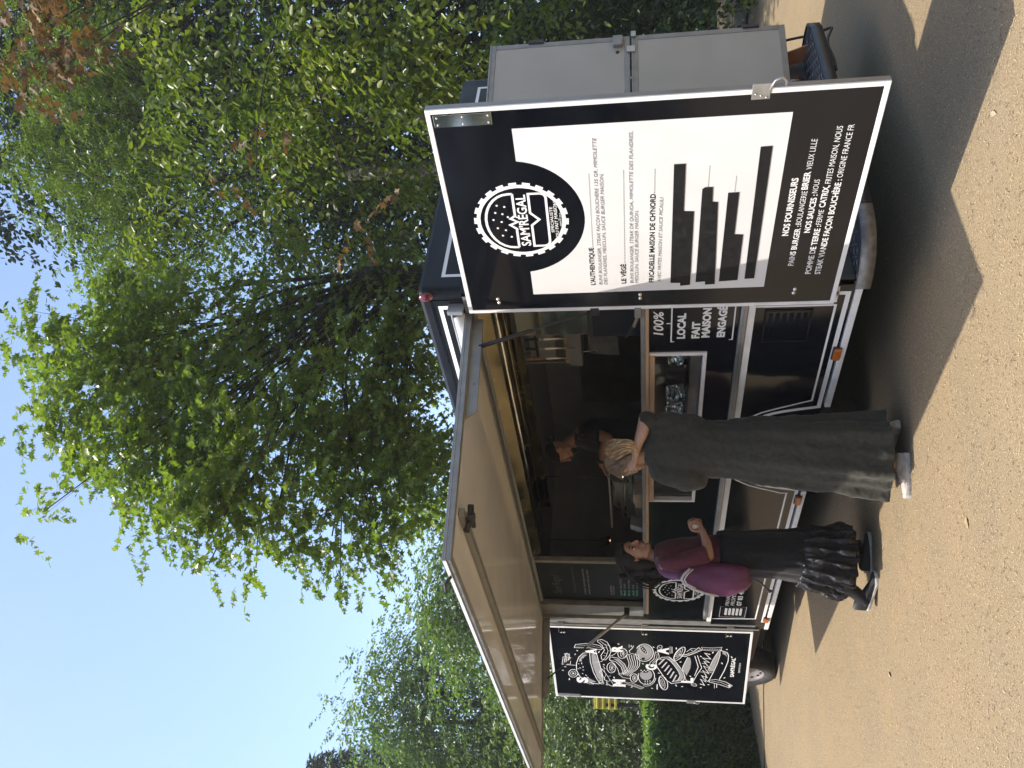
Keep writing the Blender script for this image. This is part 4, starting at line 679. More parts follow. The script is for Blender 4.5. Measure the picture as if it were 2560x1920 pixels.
# ------------------------------------------------------------------ people
def skin(name, c0, c1):
    m = noisy(mat(name, c0, .48, spec=.4), c0, c1, 30, 6, .08, 220)
    b = m.node_tree.nodes['Principled BSDF']; b.inputs['Subsurface Weight'].default_value = .06; b.inputs['Subsurface Radius'].default_value = (.01,.004,.002)
    return m
SKINA = skin('skin_fair', (.42,.265,.19), (.48,.31,.225)); SKINB = skin('skin_warm', (.35,.195,.135), (.41,.24,.165))
def cloth(name, c0, c1, sc=40, bump=.25, bs=300):
    m = noisy(mat(name, c0, .85, spec=.25), c0, c1, sc, 6, bump, bs, dist=.0015); m.node_tree.nodes['Principled BSDF'].inputs['Sheen Weight'].default_value = .15; return m
OLIVE = cloth('olive_linen', (.034,.035,.027), (.046,.046,.036)); BLACKC = cloth('black_cotton', (.007,.007,.008), (.013,.013,.014)); NAVYC = cloth('dark_tshirt', (.012,.014,.02), (.018,.02,.027))
MAROON = cloth('maroon_blouse', (.085,.021,.035), (.115,.030,.047)); PURPLE = noisy(mat('purple_nylon', (.11,.02,.068), .5), (.088,.017,.055), (.135,.026,.085), 9, 5, .2, 50)
SILVER = noisy(mat('silver_piping', (.5,.5,.5), .5), (.40,.40,.40), (.6,.6,.6), 60)
BLOND = noisy(mat('blond_hair', (.50,.36,.20), .45), (.34,.22,.11), (.66,.50,.30), 34, 5); ASHH = noisy(mat('ash_hair', (.15,.11,.07), .5), (.10,.07,.045), (.24,.17,.11), 40, 5)
DARKH = noisy(mat('black_hair', (.006,.005,.005), .6, spec=.3), (.006,.005,.005), (.014,.012,.011), 40, 4)
LEATHER = noisy(mat('off_white_leather', (.40,.36,.31), .55), (.34,.30,.26), (.46,.42,.37), 20, 6, .1, 120); TAN = noisy(mat('tan_suede', (.33,.22,.14), .8), (.28,.18,.115), (.38,.26,.17), 30)
SOLEW = noisy(mat('white_rubber_sole', (.46,.44,.40), .7), (.38,.36,.32), (.56,.54,.5), 30); SOLEB = mat('dark_shoe', (.014,.014,.015), .6)
LIPS = mat('lips', (.33,.12,.10), .4); EYED = mat('dark_eye', (.015,.012,.01), .15); EYEW = mat('eye_white', (.6,.58,.55), .3)

def remesh(name, mb, voxel, m, smooth=6, M=None):
    me = mb.mesh(name, m); o = bpy.data.objects.new('tmp', me); COL.objects.link(o)
    r = o.modifiers.new('r', 'REMESH'); r.mode = 'VOXEL'; r.voxel_size = voxel; r.use_smooth_shade = True
    if smooth:
        s = o.modifiers.new('s', 'SMOOTH'); s.factor = .5; s.iterations = smooth
    dg = bpy.context.evaluated_depsgraph_get(); dg.update()
    out = bpy.data.meshes.new_from_object(o.evaluated_get(dg)); out.name = name
    bpy.data.objects.remove(o); bpy.data.meshes.remove(me)
    out.polygons.foreach_set('use_smooth', [True]*len(out.polygons)); out.materials.clear(); out.materials.append(m)
    return out
def caps(mb, pts, n=12):
    """tapered limb through [(point, radius), ...] with round ends"""
    P = [Vector(p) for p, r in pts]; R = [r for p, r in pts]
    # resample smoothly
    Q = []; S = []
    for i in range(len(P)-1):
        for k in range(5):
            t = k/5; Q.append(P[i].lerp(P[i+1], t)); u = t*t*(3-2*t); S.append(R[i]*(1-u)+R[i+1]*u)
    Q.append(P[-1]); S.append(R[-1]); mb.tube(Q, S, n)
    for p, r in pts: mb.ell(p, (r, r, r), n)
def frame(f, u):
    f = Vector(f).normalized(); u = Vector(u); l = u.cross(f).normalized(); u = f.cross(l).normalized()
    return Matrix((f, l, u)).transposed()               # columns: forward, left, up
def head(mb, c, f, u=(0,0,1), k=1.):
    R = frame(f, u); c = Vector(c)
    E = lambda p, r: mb.ell(c+R @ (Vector(p)*k), tuple(x*k for x in r), 18, R)
    E((-.008,0,.032), (.098,.076,.088)); E((.028,0,-.035), (.064,.060,.080)); E((.040,0,.03), (.056,.064,.06))
    E((.062,0,-.098), (.026,.027,.022)); E((.052,.034,-.030), (.032,.026,.03)); E((.052,-.034,-.030), (.032,.026,.03))
    E((.084,0,.030), (.016,.045,.013))
    cp = lambda a, ra, b, rb: caps(mb, [(c+R @ (Vector(a)*k), ra*k), (c+R @ (Vector(b)*k), rb*k)], 10)
    cp((.092,0,.018), .010, (.116,0,-.024), .0125); cp((.104,.012,-.03), .007, (.104,-.012,-.03), .007)
    cp((.092,.016,-.056), .0075, (.092,-.016,-.056), .0075); cp((.090,.013,-.068), .0085, (.090,-.013,-.068), .0085)
    cp((.02,.050,-.075), .02, (.058,.018,-.100), .02); cp((.02,-.050,-.075), .02, (.058,-.018,-.100), .02)
    for s in (1, -1):
        E((-.008, .077*s, .0), (.018,.009,.031)); E((-.002,.075*s,-.022), (.010,.008,.014))
    return R
def face_bits(root, c, f, u=(0,0,1), k=1., brow=DARKH):
    R = frame(f, u); c = Vector(c); w = lambda p: c+R @ (Vector(p)*k)
    for s in (1, -1):
        b = MB(); b.ell(w((.077,.033*s,.004)), (.0125*k,.017*k,.010*k), 12, R); part('eye', b, EYEW, root, smooth=True)
        b = MB(); b.ell(w((.0855,.033*s,.004)), (.005*k,.008*k,.0085*k), 10, R); part('iris', b, EYED, root, smooth=True)
        b = MB(); b.tube([w((.089,.014*s,.028)),w((.093,.034*s,.036)),w((.080,.056*s,.028))], [.004,.005,.002], 8); part('eyebrow', b, brow, root, smooth=True)
        b = MB(); b.tube([w((.084,.017*s,.009)),w((.091,.034*s,.0165)),w((.079,.052*s,.006))], [.002,.0035,.002], 6); part('eyelid', b, brow, root, smooth=True)
    b = MB(); b.tube([w((.090,.024,-.063)),w((.1005,.008,-.0585)),w((.1005,-.008,-.0585)),w((.090,-.024,-.063))], [.002,.005,.005,.002], 8); b.tube([w((.090,.022,-.064)),w((.0995,0,-.071)),w((.090,-.022,-.064))], [.002,.006,.002], 8)
    part('lips', b, LIPS, root, smooth=True)
def hand(mb, wrist, d, s, curl=(.5,.6,.5), k=1., thumb=.6, spread=.06):
    """palm from wrist along d, thumb on side s; fingers curl towards n = d x s"""
    d = Vector(d).normalized(); s = Vector(s); s = (s-d*s.dot(d)).normalized(); n = d.cross(s); W0 = Vector(wrist)
    kn = []
    for j, (o, L) in enumerate(((.027,.088), (.009,.092), (-.009,.088), (-.026,.080))):
        K = W0+(d*L+s*o)*k; kn.append(K)
        caps(mb, [(W0+(d*.01+s*o*.55)*k, .0145*k), (K, .0115*k)], 10)
    for j, K in enumerate(kn):
        ls = [(.044,.027,.021),(.048,.030,.022),(.045,.028,.022),(.035,.021,.018)][j]; rr = [.0088,.0090,.0086,.0076][j]
        a = 0; p = K; pts = [(p, (rr+.001)*k)]; sp = s*(spread*(1.5-j))
        for q in range(3):
            a += curl[q]*(1+.08*j); dirn = (d*cos(a)+n*sin(a)+sp*cos(a)).normalized()
            p = p+dirn*ls[q]*k; pts.append((p, (rr-.0008*(q+1))*k))
        caps(mb, pts, 10)
    b0 = W0+(d*.022+s*.024+n*.006)*k; b1 = b0+(d*.028+s*.026+n*.012*(1+thumb))*k; b2 = b1+(d*(.030)+s*(.012-.02*thumb)+n*.018*thumb)*k; b3 = b2+(d*.024+s*(-.004-.014*thumb)+n*.012*thumb)*k
    caps(mb, [(b0,.015*k),(b1,.0125*k),(b2,.0105*k),(b3,.0085*k)], 10)
def foldring(c, rx, ry, n, amp, nf, ph, z=None, tilt=(0,0), sq=2.):
    o = []
    for i in range(n):
        a = 2*pi*i/n; m = 1+amp*(sin(nf*a+ph)+.5*sin((nf*2+1)*a+2.3*ph))
        ca, sa = cos(a), sin(a); e = 2/sq
        x = abs(ca)**e*(1 if ca >= 0 else -1)*rx*m; y = abs(sa)**e*(1 if sa >= 0 else -1)*ry*m
        o.append((c[0]+x, c[1]+y, c[2]+tilt[0]*x+tilt[1]*y))
    return o
def garment(name, rings, m, root, thick=.004, sub=1, crease=0., seed=1):
    b = MB(); b.loft(rings); o = part(name, b, m, root, smooth=True)
    if sub: q = o.modifiers.new('s', 'SUBSURF'); q.levels = sub; q.render_levels = sub
    if crease:
        tx = bpy.data.textures.new('creases', 'CLOUDS'); tx.noise_scale = .09; tx.noise_depth = 2
        q = o.modifiers.new('c', 'DISPLACE'); q.texture = tx; q.strength = crease; q.mid_level = .5; q.texture_coords = 'LOCAL'
    q = o.modifiers.new('t', 'SOLIDIFY'); q.thickness = thick; q.offset = -1
    return o
def shoe(root, heel, d, mats, L=.27, lift=0., hi=.0, sole=.030):
    """trainer from the heel along d"""
    d = Vector(d); d.z = 0; d.normalize(); l = Vector((-d.y, d.x, 0)); H = Vector(heel); k = L/.27
    at = lambda x, y, z: H+d*x*k+l*y*k+Vector((0,0,z+lift*max(0, 1-x/.19)))
    prof = [(0,.024),(.012,.031),(.05,.034),(.10,.033),(.15,.040),(.19,.045),(.225,.042),(.25,.033),(.268,.016)]
    out = [(x, w) for x, w in prof]+[(x, -w) for x, w in prof[::-1]]
    b = MB(); n = len(out); vs = [at(x, y, 0) for x, y in out]+[at(x*1.01-.001, y*1.05, sole*.6) for x, y in out]+[at(x, y, sole+(.006 if x > .22 else 0)) for x, y in out]
    b.add(vs, [list(range(n))[::-1], list(range(2*n, 3*n))]+[(r*n+i, r*n+(i+1) % n, (r+1)*n+(i+1) % n, (r+1)*n+i) for r in (0,1) for i in range(n)])
    s = part('shoe', b, mats[0], root, bevel=.003, fix=True)
    rings = []
    for x, w, h in ((.002,.022,.078+hi),(.02,.030,.092+hi),(.06,.034,.094+hi),(.10,.034,.090),(.13,.037,.078),(.165,.041,.064),(.205,.042,.054),(.24,.035,.047),(.262,.018,.036)):
        r = []
        for i in range(13):
            a = pi*i/12; r.append(at(x, w*cos(a)*(1-.12*sin(a)), sole-.006+(h-sole)*abs(sin(a))**.75))
        rings.append(r)
    b = MB(); b.loft(rings, closed=False); b.add(rings[0], [list(range(13))]); b.add(rings[-1], [list(range(13))[::-1]])
    u = part('upper', b, mats[1], s, smooth=True, fix=True)
    for q in range(5):
        x = .118+.017*q; h = .083-.0075*q; b = MB(); b.tube([at(x,.020,h-.012), at(x,0,h+.003), at(x,-.020,h-.012)], .0028, 6); part('lace', b, mats[2], s)
    b = MB(); b.tube([at(.09,.0355,.045), at(.13,.039,.06), at(.18,.0425,.042)], .0032, 6); b.tube([at(.09,-.0355,.045), at(.13,-.039,.06), at(.18,-.0425,.042)], .0032, 6); part('side_stripe', b, mats[3], s)
    return s
ZROT = rad(51.25)                                    # their local X runs along the picture plane, Y away from the viewer
def person(label, loc, mb, voxel, m):
    me = remesh('person', mb, voxel, m); o = link('person', me, None); o.location = loc; o.rotation_euler = (0,0,ZROT)
    return tag(o, label, 'person')
def strands(name, paths, r, m, root, n=5):
    b = MB()
    for p in paths: b.tube(p, [r*.6]+[r]*(len(p)-2)+[r*.4], n)
    return part(name, b, m, root, smooth=True)
def bez(a, b, c, d, n=8):
    a, b, c, d = map(Vector, (a, b, c, d)); o = []
    for i in range(n+1):
        t = i/n; o.append(a*(1-t)**3+b*3*t*(1-t)**2+c*3*t*t*(1-t)+d*t**3)
    return o

# -- woman in the long olive dress, back turned, one hand holding her hair up
G1 = (-1.02, -.42, zg(-1.02))
b = MB()
HC = Vector((-.066,.045,1.632)); HF = Vector((-.62,.62,-.42)); HU = Vector((-.25,.25,.93))
head(b, HC, HF, HU, .98)
caps(b, [((.012,.02,1.44), .058), ((-.012,.022,1.50), .052), ((-.04,.03,1.57), .053)])
caps(b, [((-.135,.02,1.415), .055), ((0,.01,1.44), .065), ((.125,.02,1.425), .055)])
caps(b, [((.012,.02,1.38), .085), ((.01,.01,1.12), .085), ((.01,.0,.95), .10), ((.01,0,.85), .10)])
for x, ax, ay in ((-.075, -.075, -.07), (.085, .13, .04)):
    caps(b, [((x,0,.84), .085), ((x+.01,0,.48), .055), (((ax),ay,.10), .037), ((ax,ay,.06), .036)])
# right arm lifted, forearm back to the nape
caps(b, [((.135,.03,1.40), .05), ((.205,-.005,1.475), .046), ((.195,-.04,1.505), .043)])
caps(b, [((.195,-.04,1.505), .041), ((.12,-.065,1.525), .038), ((.03,-.075,1.558), .026), ((.01,-.075,1.565), .027)])
hand(b, (.012,-.073,1.563), (-.93,.06,.35), (-.2,.55,.8), (.45,.6,.5), .95, .4, .12)
# left arm, forearm forward
caps(b, [((-.135,.02,1.39), .045), ((-.155,.0,1.28), .040), ((-.165,.04,1.20), .036)])
caps(b, [((-.165,.04,1.20), .036), ((-.12,.20,1.19), .030), ((-.09,.27,1.22), .025)])
hand(b, (-.09,.27,1.22), (.2,.8,.45), (.9,-.2,0), (.4,.5,.4), .95)
w1 = person('woman in long olive dress holding up her blond hair at the counter', G1, b, .0052, SKINA)
rings = []
for z, cx, rx, ry, amp, ph, ty in ((1.515,.012,.080,.070,.0,0,.05),(1.49,.014,.112,.080,.0,0,.10),(1.465,.014,.150,.094,.004,0,.06),(1.43,.012,.176,.108,.006,.2,.0),(1.36,.012,.180,.126,.008,.4,0),(1.26,.012,.177,.134,.010,.6,0),
        (1.16,.012,.174,.134,.012,.9,0),(1.05,.010,.176,.138,.016,1.1,0),(.95,.006,.186,.152,.02,1.3,0),(.85,.004,.202,.166,.024,1.4,0),(.70,-.004,.212,.174,.03,1.5,0),(.55,-.012,.222,.182,.036,1.6,0),(.40,-.016,.230,.190,.042,1.75,0),(.25,-.02,.242,.198,.048,1.9,0),(.15,-.024,.253,.205,.052,2.0,0),(.104,-.024,.258,.209,.054,2.02,0)):
    rings.append(foldring((cx, .012, z), rx, ry, 96, amp*1.5, 7, ph, tilt=(0, ty), sq=2.25))
b = MB(); b.loft(rings, cap=(True, True))
R_ = lambda d, ax: Matrix.Rotation(rad(d), 3, ax)
for c_, r_, q_ in (((.140,.0,1.325),(.085,.095,.195),-9), ((.190,-.012,1.385),(.058,.075,.115),-4), ((.205,-.025,1.47),(.040,.048,.05),0), ((.193,-.034,1.492),(.064,.064,.062),10),
                   ((-.095,.0,1.415),(.085,.095,.075),28), ((-.135,-.01,1.345),(.085,.100,.125),14), ((-.158,-.02,1.255),(.082,.098,.115),4), ((-.172,-.005,1.195),(.064,.078,.06),0)):
    b.ell(c_, r_, 20, R_(q_, 'Y'))
caps(b, [((-.17,.02,1.18), .052), ((-.16,.10,1.165), .046), ((-.145,.15,1.175), .043)])
dm = remesh('dress', b, .0065, OLIVE, 3); o = link('dress', dm, w1, False)
for i_, (sc_, st_) in enumerate(((.16, .030), (.06, .014), (.022, .004))):
    tx = bpy.data.textures.new('dress_creases', 'CLOUDS'); tx.noise_scale = sc_; tx.noise_depth = 2
    q = o.modifiers.new('c', 'DISPLACE'); q.texture = tx; q.strength = st_; q.mid_level = .5; q.texture_coords = 'LOCAL'
def sleeve(name, secs, m, root, n=36, amp=.03, crease=.02):
    """secs: (centre, direction, ra, rb, up)"""
    R_ = []
    for c, d, ra, rb, up in secs:
        d = Vector(d).normalized(); a = (Vector(up)-d*Vector(up).dot(d)).normalized(); e = d.cross(a); r = []
        for i in range(n):
            q = 2*pi*i/n; k = 1+amp*sin(6*q+c[2]*20); r.append(Vector(c)+a*cos(q)*ra*k+e*sin(q)*rb*k)
        R_.append(r)
    return garment(name, R_, m, root, .004, 1, crease)
# hair: close cap plus the gathered bundle of blond strands
b = MB(); R1 = frame(HF, HU)
b.ell(HC+R1 @ Vector((-.016,0,.038)), (.103,.084,.090), 20, R1); b.ell(HC+R1 @ Vector((-.045,0,-.01)), (.072,.076,.07), 16, R1)
hr = remesh('hair', b, .006, ASHH); o = link('hair', hr, w1, False)
b = MB(); b.ell((.006,-.03,1.658), (.050,.048,.078), 16, Matrix.Rotation(rad(-26), 3, 'Y')); b.ell((.036,-.05,1.618), (.048,.046,.06), 14); b.ell((.0,-.025,1.715), (.034,.045,.034), 14)
o = link('hair', remesh('hair', b, .006, BLOND), w1, False)
ps = []
for i in range(190):
    t = rnd.random(); q = rnd.gauss(0, 1)
    a = Vector((-.040+.065*t+rnd.uniform(-.016,.02), -.005-.05*sin(pi*t)+rnd.uniform(-.015,.01), 1.665+.075*sin(pi*(.1+.55*t))+rnd.uniform(-.02,.015)))
    m1 = Vector((-.02+.075*t+.02*q, -.085+.015*q, 1.695+.03*t+.015*rnd.gauss(0,1))); m2 = Vector((.045+.06*t+.018*rnd.gauss(0,1), -.10+.015*q, 1.61+.04*t)); e = Vector((.0+.05*rnd.random(), -.085+.02*rnd.uniform(-1,1), 1.545+.03*rnd.random()))
    ps.append(bez(a, m1, m2, e))
ps2 = []
for i in range(90):
    t = rnd.random(); a = HC+R1 @ Vector((.06-.1*t, .087*(1-.3*t)*rnd.uniform(.85,1.0), .05+.06*t)); e = Vector((-.03+.03*rnd.random(), -.075+.01*rnd.random(), 1.56+.02*rnd.random()))
    ps2.append(bez(a, a+Vector((.02,-.06,.0)), e+Vector((-.03,-.02,.07)), e))
strands('hair_strands', ps2, .0036, ASHH, w1)
BLOND2 = noisy(mat('blond_hair_lowlight', (.26,.17,.085), .5), (.20,.13,.06), (.32,.21,.11), 30, 5)
strands('hair_strands', ps[0::3]+ps[1::3], .0042, BLOND, w1); strands('hair_strands', ps[2::3], .0046, BLOND2, w1)
shoe(w1, (.0,-.085,-.004), (-.97,-.10,0), (SOLEW, LEATHER, TAN, TAN), .265, hi=-.01)
shoe(w1, (.165,.0,.0), (-.55,.83,0), (SOLEW, LEATHER, TAN, TAN), .265, lift=.012, hi=-.01)

# -- woman in the maroon blouse with a purple sling bag
G2 = (-2.05, -.62, zg(-2.05))
b = MB()
H2 = Vector((.028,-.01,1.565)); F2 = Vector((.86,-.40,.06)); U2 = Vector((-.10,.0,1))
head(b, H2, F2, U2, .98)
caps(b, [((.005,0,1.36), .06), ((.015,0,1.43), .052), ((.02,-.002,1.50), .052)])
caps(b, [((-.01,.15,1.36), .05), ((0,0,1.385), .062), ((-.005,-.15,1.36), .05)])
caps(b, [((.01,0,1.32), .115), ((.02,0,1.10), .12), ((.02,0,.93), .14), ((.02,0,.84), .13)])
caps(b, [((.02,.07,.85), .085), ((.06,.06,.48), .055), ((.10,.04,.10), .036), ((.10,.04,.07), .036)])
caps(b, [((.02,-.07,.85), .085), ((.0,-.10,.46), .055), ((-.17,-.13,.13), .036), ((-.20,-.13,.10), .034)])
caps(b, [((.0,-.16,1.345), .046), ((.03,-.185,1.20), .041), ((.062,-.19,1.075), .037)])
caps(b, [((.062,-.19,1.075), .037), ((.14,-.165,1.085), .034), ((.212,-.13,1.105), .024), ((.222,-.125,1.112), .025)])
hand(b, (.218,-.128,1.108), (.62,.35,.62), (-.5,.0,.6), (.9,1.2,.7), .92, .9)
caps(b, [((-.01,.16,1.345), .046), ((.02,.19,1.20), .041), ((.05,.19,1.08), .037)])
caps(b, [((.05,.19,1.08), .037), ((.16,.12,1.10), .028), ((.20,.08,1.11), .025)])
hand(b, (.20,.08,1.11), (.8,-.4,.3), (0,.2,1), (.7,.8,.6), .92)
w2 = person('woman in maroon blouse with purple sling bag and long black skirt', G2, b, .0052, SKINB)
face_bits(w2, H2, F2, U2, .98)
rings = []
for z, cx, rx, ry, amp in ((1.432,.014,.062,.062,0),(1.405,.008,.085,.100,0),(1.375,.006,.105,.165,.004),(1.33,.012,.115,.180,.008),(1.25,.022,.122,.178,.012),(1.15,.026,.122,.172,.016),(1.06,.028,.128,.172,.022),(.99,.03,.138,.178,.03),(.95,.03,.145,.182,.034)):
    rings.append(foldring((cx,0,z), rx, ry, 56, amp, 9, z*9, sq=2.2))
garment('blouse', rings, MAROON, w2, .004, 1, .018)
sleeve('sleeve', [((-.005,-.13,1.365),(0,-1,-.4),.058,.062,(1,0,0)), ((.0,-.172,1.335),(.05,-.5,-1),.062,.06,(1,0,0)), ((.018,-.190,1.26),(.15,-.1,-1),.062,.062,(1,0,0)), ((.04,-.196,1.18),(.25,0,-1),.064,.066,(1,0,0)), ((.065,-.196,1.115),(.35,0,-1),.064,.066,(1,0,0)), ((.075,-.194,1.085),(.35,.05,-1),.058,.06,(1,0,0))], MAROON, w2)
sleeve('sleeve', [((-.005,.13,1.365),(0,1,-.4),.058,.062,(1,0,0)), ((.01,.18,1.30),(.1,.2,-1),.062,.062,(1,0,0)), ((.03,.195,1.18),(.2,0,-1),.064,.066,(1,0,0)), ((.05,.195,1.10),(.3,0,-1),.058,.06,(1,0,0))], MAROON, w2)
rings = []
for z, cx, rx, ry, amp, nf, ph in ((1.00,.045,.145,.175,.01,8,0),(.93,.05,.150,.19,.02,8,.3),(.82,.05,.150,.20,.03,9,.6),(.68,.05,.152,.205,.035,9,.9),(.52,.045,.165,.21,.04,10,1.1),(.47,.042,.180,.22,.05,12,1.2),(.44,.040,.172,.215,.03,13,1.2),(.36,.03,.190,.225,.06,13,1.4),(.30,.025,.212,.235,.07,14,1.6),(.27,.02,.204,.228,.04,15,1.6),(.22,.015,.214,.232,.075,15,1.8),(.165,.01,.222,.238,.085,15,2.0),(.14,.01,.220,.235,.08,15,2.1)):
    rings.append(foldring((cx,-.015,z), rx, ry, 96, amp, nf, ph, tilt=(-.09 if z < .3 else 0, 0)))
garment('skirt', rings, BLACKC, w2, .004, 1, .03)
SATIN = noisy(mat('black_satin', (.012,.011,.013), .52), (.010,.009,.011), (.018,.017,.019), 14, 5, .15, 60)
tier = []
for z, cx, rx, ry, amp, ph in ((.47,.035,.178,.214,.03,0),(.42,.030,.196,.228,.06,.2),(.36,.024,.206,.236,.085,.5),(.31,.018,.204,.234,.07,.9),(.27,.014,.218,.244,.10,1.3),(.21,.010,.226,.25,.11,1.7),(.165,.006,.222,.244,.10,2.0)):
    tier.append(foldring((cx,-.018,z), rx, ry, 120, amp, 17, ph, tilt=(-.12,0)))
rt = garment('ruffled_tier', tier, SATIN, w2, .003, 2, .05)
tx = bpy.data.textures.new('fine_creases', 'CLOUDS'); tx.noise_scale = .035; q = rt.modifiers.new('f', 'DISPLACE'); q.texture = tx; q.strength = .03; q.texture_coords = 'LOCAL'
for P_ in ([(.085,.05,.34),(.095,.045,.18),(.10,.04,.05)], [(.0,-.10,.46),(-.17,-.13,.135),(-.205,-.132,.095),(-.235,-.134,.06)]):
    b = MB(); b.tube(P_, [.064,.044]+[.043]*(len(P_)-2), 14); part('legging', b, BLACKC, w2, smooth=True)
b = MB(); R2 = frame(F2, U2)
for p, r in (((-.032,0,.052),(.110,.100,.090)), ((-.085,0,-.03),(.080,.115,.11)), ((-.10,0,-.125),(.070,.12,.095)), ((-.02,.07,.0),(.045,.035,.10)), ((-.04,-.072,-.02),(.045,.034,.11)), ((-.07,-.05,-.15),(.045,.05,.06)), ((.045,0,.095),(.045,.06,.026))):
    b.ell(H2+R2 @ Vector(p), r, 18, R2)
for i in range(70):
    a = rnd.uniform(.5, 2*pi-.5); p = Vector((-.07-.09*abs(cos(a))*rnd.random(), .108*sin(a), rnd.uniform(-.22,.11))); b.ell(H2+R2 @ p, (.022,.022,.03), 8)
link('hair', remesh('hair', b, .0055, DARKH, 2), w2, False)
ps = []
for i in range(110):
    a = rnd.uniform(-1,1); s = H2+R2 @ Vector((rnd.uniform(-.05,.04), .085*a, .10-.02*abs(a))); e = H2+R2 @ Vector((rnd.uniform(-.20,-.07), .13*a+rnd.uniform(-.02,.02), rnd.uniform(-.23,-.10)))
    ps.append(bez(s, s+R2 @ Vector((-.07,.045*a,.02)), e+R2 @ Vector((-.03+rnd.uniform(-.03,.03),.03*a,.10)), e))
strands('hair_strands', ps, .0035, DARKH, w2)
shoe(w2, (-.055,-.02,-.008), (.99,.12,0), (SOLEW, SOLEB, SOLEB, SOLEB), .262, hi=.0, sole=.02)
shoe(w2, (-.285,-.135,-.006), (.97,-.05,0), (SOLEW, SOLEB, SOLEB, SOLEB), .262, lift=.055, hi=.02, sole=.02)
# the bag and the crumpled napkin are things of their own
def held(name, label, cat, loc):
    o = bpy.data.objects.new(name, None); COL.objects.link(o); o.location = loc; o.rotation_euler = (0,0,ZROT); return tag(o, label, cat)
bag = held('sling_bag', "purple nylon sling bag on the back of the woman in maroon", 'bag', G2)
rings = []
for t, cx, cz, ra, rb in ((0,-.058,1.262,.012,.01),(.04,-.062,1.25,.045,.035),(.12,-.075,1.20,.078,.055),(.3,-.088,1.10,.104,.075),(.5,-.085,1.00,.110,.082),(.7,-.072,.91,.102,.078),(.88,-.064,.845,.082,.06),(.97,-.062,.815,.05,.035),(1,-.062,.808,.012,.01)):
    r = []
    for i in range(40):
        a = 2*pi*i/40; k = 1+.03*sin(5*a+6*t)+.02*sin(9*a-9*t); r.append((cx+ra*cos(a)*k, -.235-.35*(cx+.06)+rb*sin(a)*k, cz+.12*ra*cos(a)))
    rings.append(r)
bb_ = MB(); bb_.loft(rings, cap=(True, True)); o = link('bag_body', bb_.mesh('bag_body', PURPLE, True), bag, False)
q = o.modifiers.new('s', 'SUBSURF'); q.levels = 1; q.render_levels = 1
tx = bpy.data.textures.new('bag_creases', 'CLOUDS'); tx.noise_scale = .07; q = o.modifiers.new('c', 'DISPLACE'); q.texture = tx; q.strength = .034; q.texture_coords = 'LOCAL'
b = MB(); b.tube([(.005,-.318,1.205),(-.03,-.322,1.242),(-.065,-.315,1.262),(-.10,-.305,1.245),(-.135,-.295,1.19),(-.168,-.275,1.10),(-.185,-.255,1.02)], .0085, 8); b.tube([(.0,-.312,1.185),(-.035,-.326,1.225),(-.068,-.322,1.243),(-.098,-.314,1.228),(-.128,-.305,1.17)], .005, 8); link('piping', b.mesh('piping', SILVER, True), bag, False)
b = MB()
b.loft([[(-.062+s*.020,-.25-.02*abs(s),1.255) for s in (-1,0,1)], [(-.070+s*.022,-.225,1.31) for s in (-1,0,1)], [(-.066+s*.022,-.19,1.365) for s in (-1,0,1)], [(-.045+s*.02,-.145,1.405) for s in (-1,0,1)], [(-.01+s*.02,-.10,1.425) for s in (-1,0,1)], [(.06+s*.01,-.06,1.40) for s in (-1,0,1)], [(.13,.0,1.32+s*.02) for s in (-1,0,1)]], closed=False)
o = link('strap', b.mesh('strap', noisy(mat('purple_strap', (.14,.05,.13), .6), (.12,.04,.11), (.17,.06,.16), 20), True), bag, False); q = o.modifiers.new('t', 'SOLIDIFY'); q.thickness = .005
b = MB(); b.tube(bez((-.06,-.27,.81), (-.07,-.28,.77), (-.10,-.27,.74), (-.14,-.26,.70)), .006, 6); b.ell((-.145,-.26,.695), (.012,.006,.02), 8); link('strap_end', b.mesh('strap_end', PLASTIC, True), bag, False)
nap = held('paper_napkin', "crumpled white napkin in the fist of the woman in maroon", 'napkin', G2)
b = MB(); b.ell((0,0,0), (.024,.022,.024), 16)
b.v = [(x*(1+.35*sin(90*y+40*z)), y*(1+.35*sin(80*x+5)), z*(1+.3*sin(100*x-60*y))) for x, y, z in b.v]; b.v = [(x+.247, y-.118, z+1.160) for x, y, z in b.v]
link('paper', b.mesh('paper', noisy(mat('napkin', (.62,.57,.52), .8), (.55,.5,.45), (.7,.65,.6), 50)), nap, False)

# -- the cook behind the counter
G3 = (-2.65, .85, .55)
b = MB()
H3 = Vector((-.125,-.02,1.585)); F3 = Vector((-.78,-.12,-.52)); U3 = Vector((-.5,0,.85))
head(b, H3, F3, U3, 1.0)
caps(b, [((.01,0,1.40), .066), ((-.035,-.005,1.46), .058), ((-.085,-.01,1.525), .058)])
caps(b, [((.02,.19,1.36), .055), ((.02,0,1.39), .08), ((.02,-.19,1.35), .055)])
caps(b, [((.0,0,1.30), .13), ((.02,0,1.10), .135), ((.03,0,.9), .15), ((.03,0,.8), .14)])
for s in (.09, -.09): caps(b, [((.03,s,.82), .09), ((.03,s,.45), .06), ((.03,s,.06), .045)])
caps(b, [((.015,-.21,1.34), .056), ((.02,-.245,1.24), .050), ((-.005,-.25,1.165), .045)])
caps(b, [((-.005,-.25,1.165), .045), ((-.10,-.235,1.20), .040), ((-.215,-.20,1.222), .029), ((-.235,-.195,1.22), .029)])
hand(b, (-.228,-.196,1.22), (-.93,.1,-.34), (0,.9,.2), (.25,.35,.3), 1.02, .5)
caps(b, [((.015,.21,1.34), .056), ((.0,.24,1.22), .050), ((-.04,.23,1.14), .045)])
caps(b, [((-.04,.23,1.14), .045), ((-.2,.16,1.16), .036), ((-.28,.12,1.16), .029)])
hand(b, (-.28,.12,1.16), (-.93,-.1,-.34), (0,-.9,.2), (.4,.5,.4), 1.02)
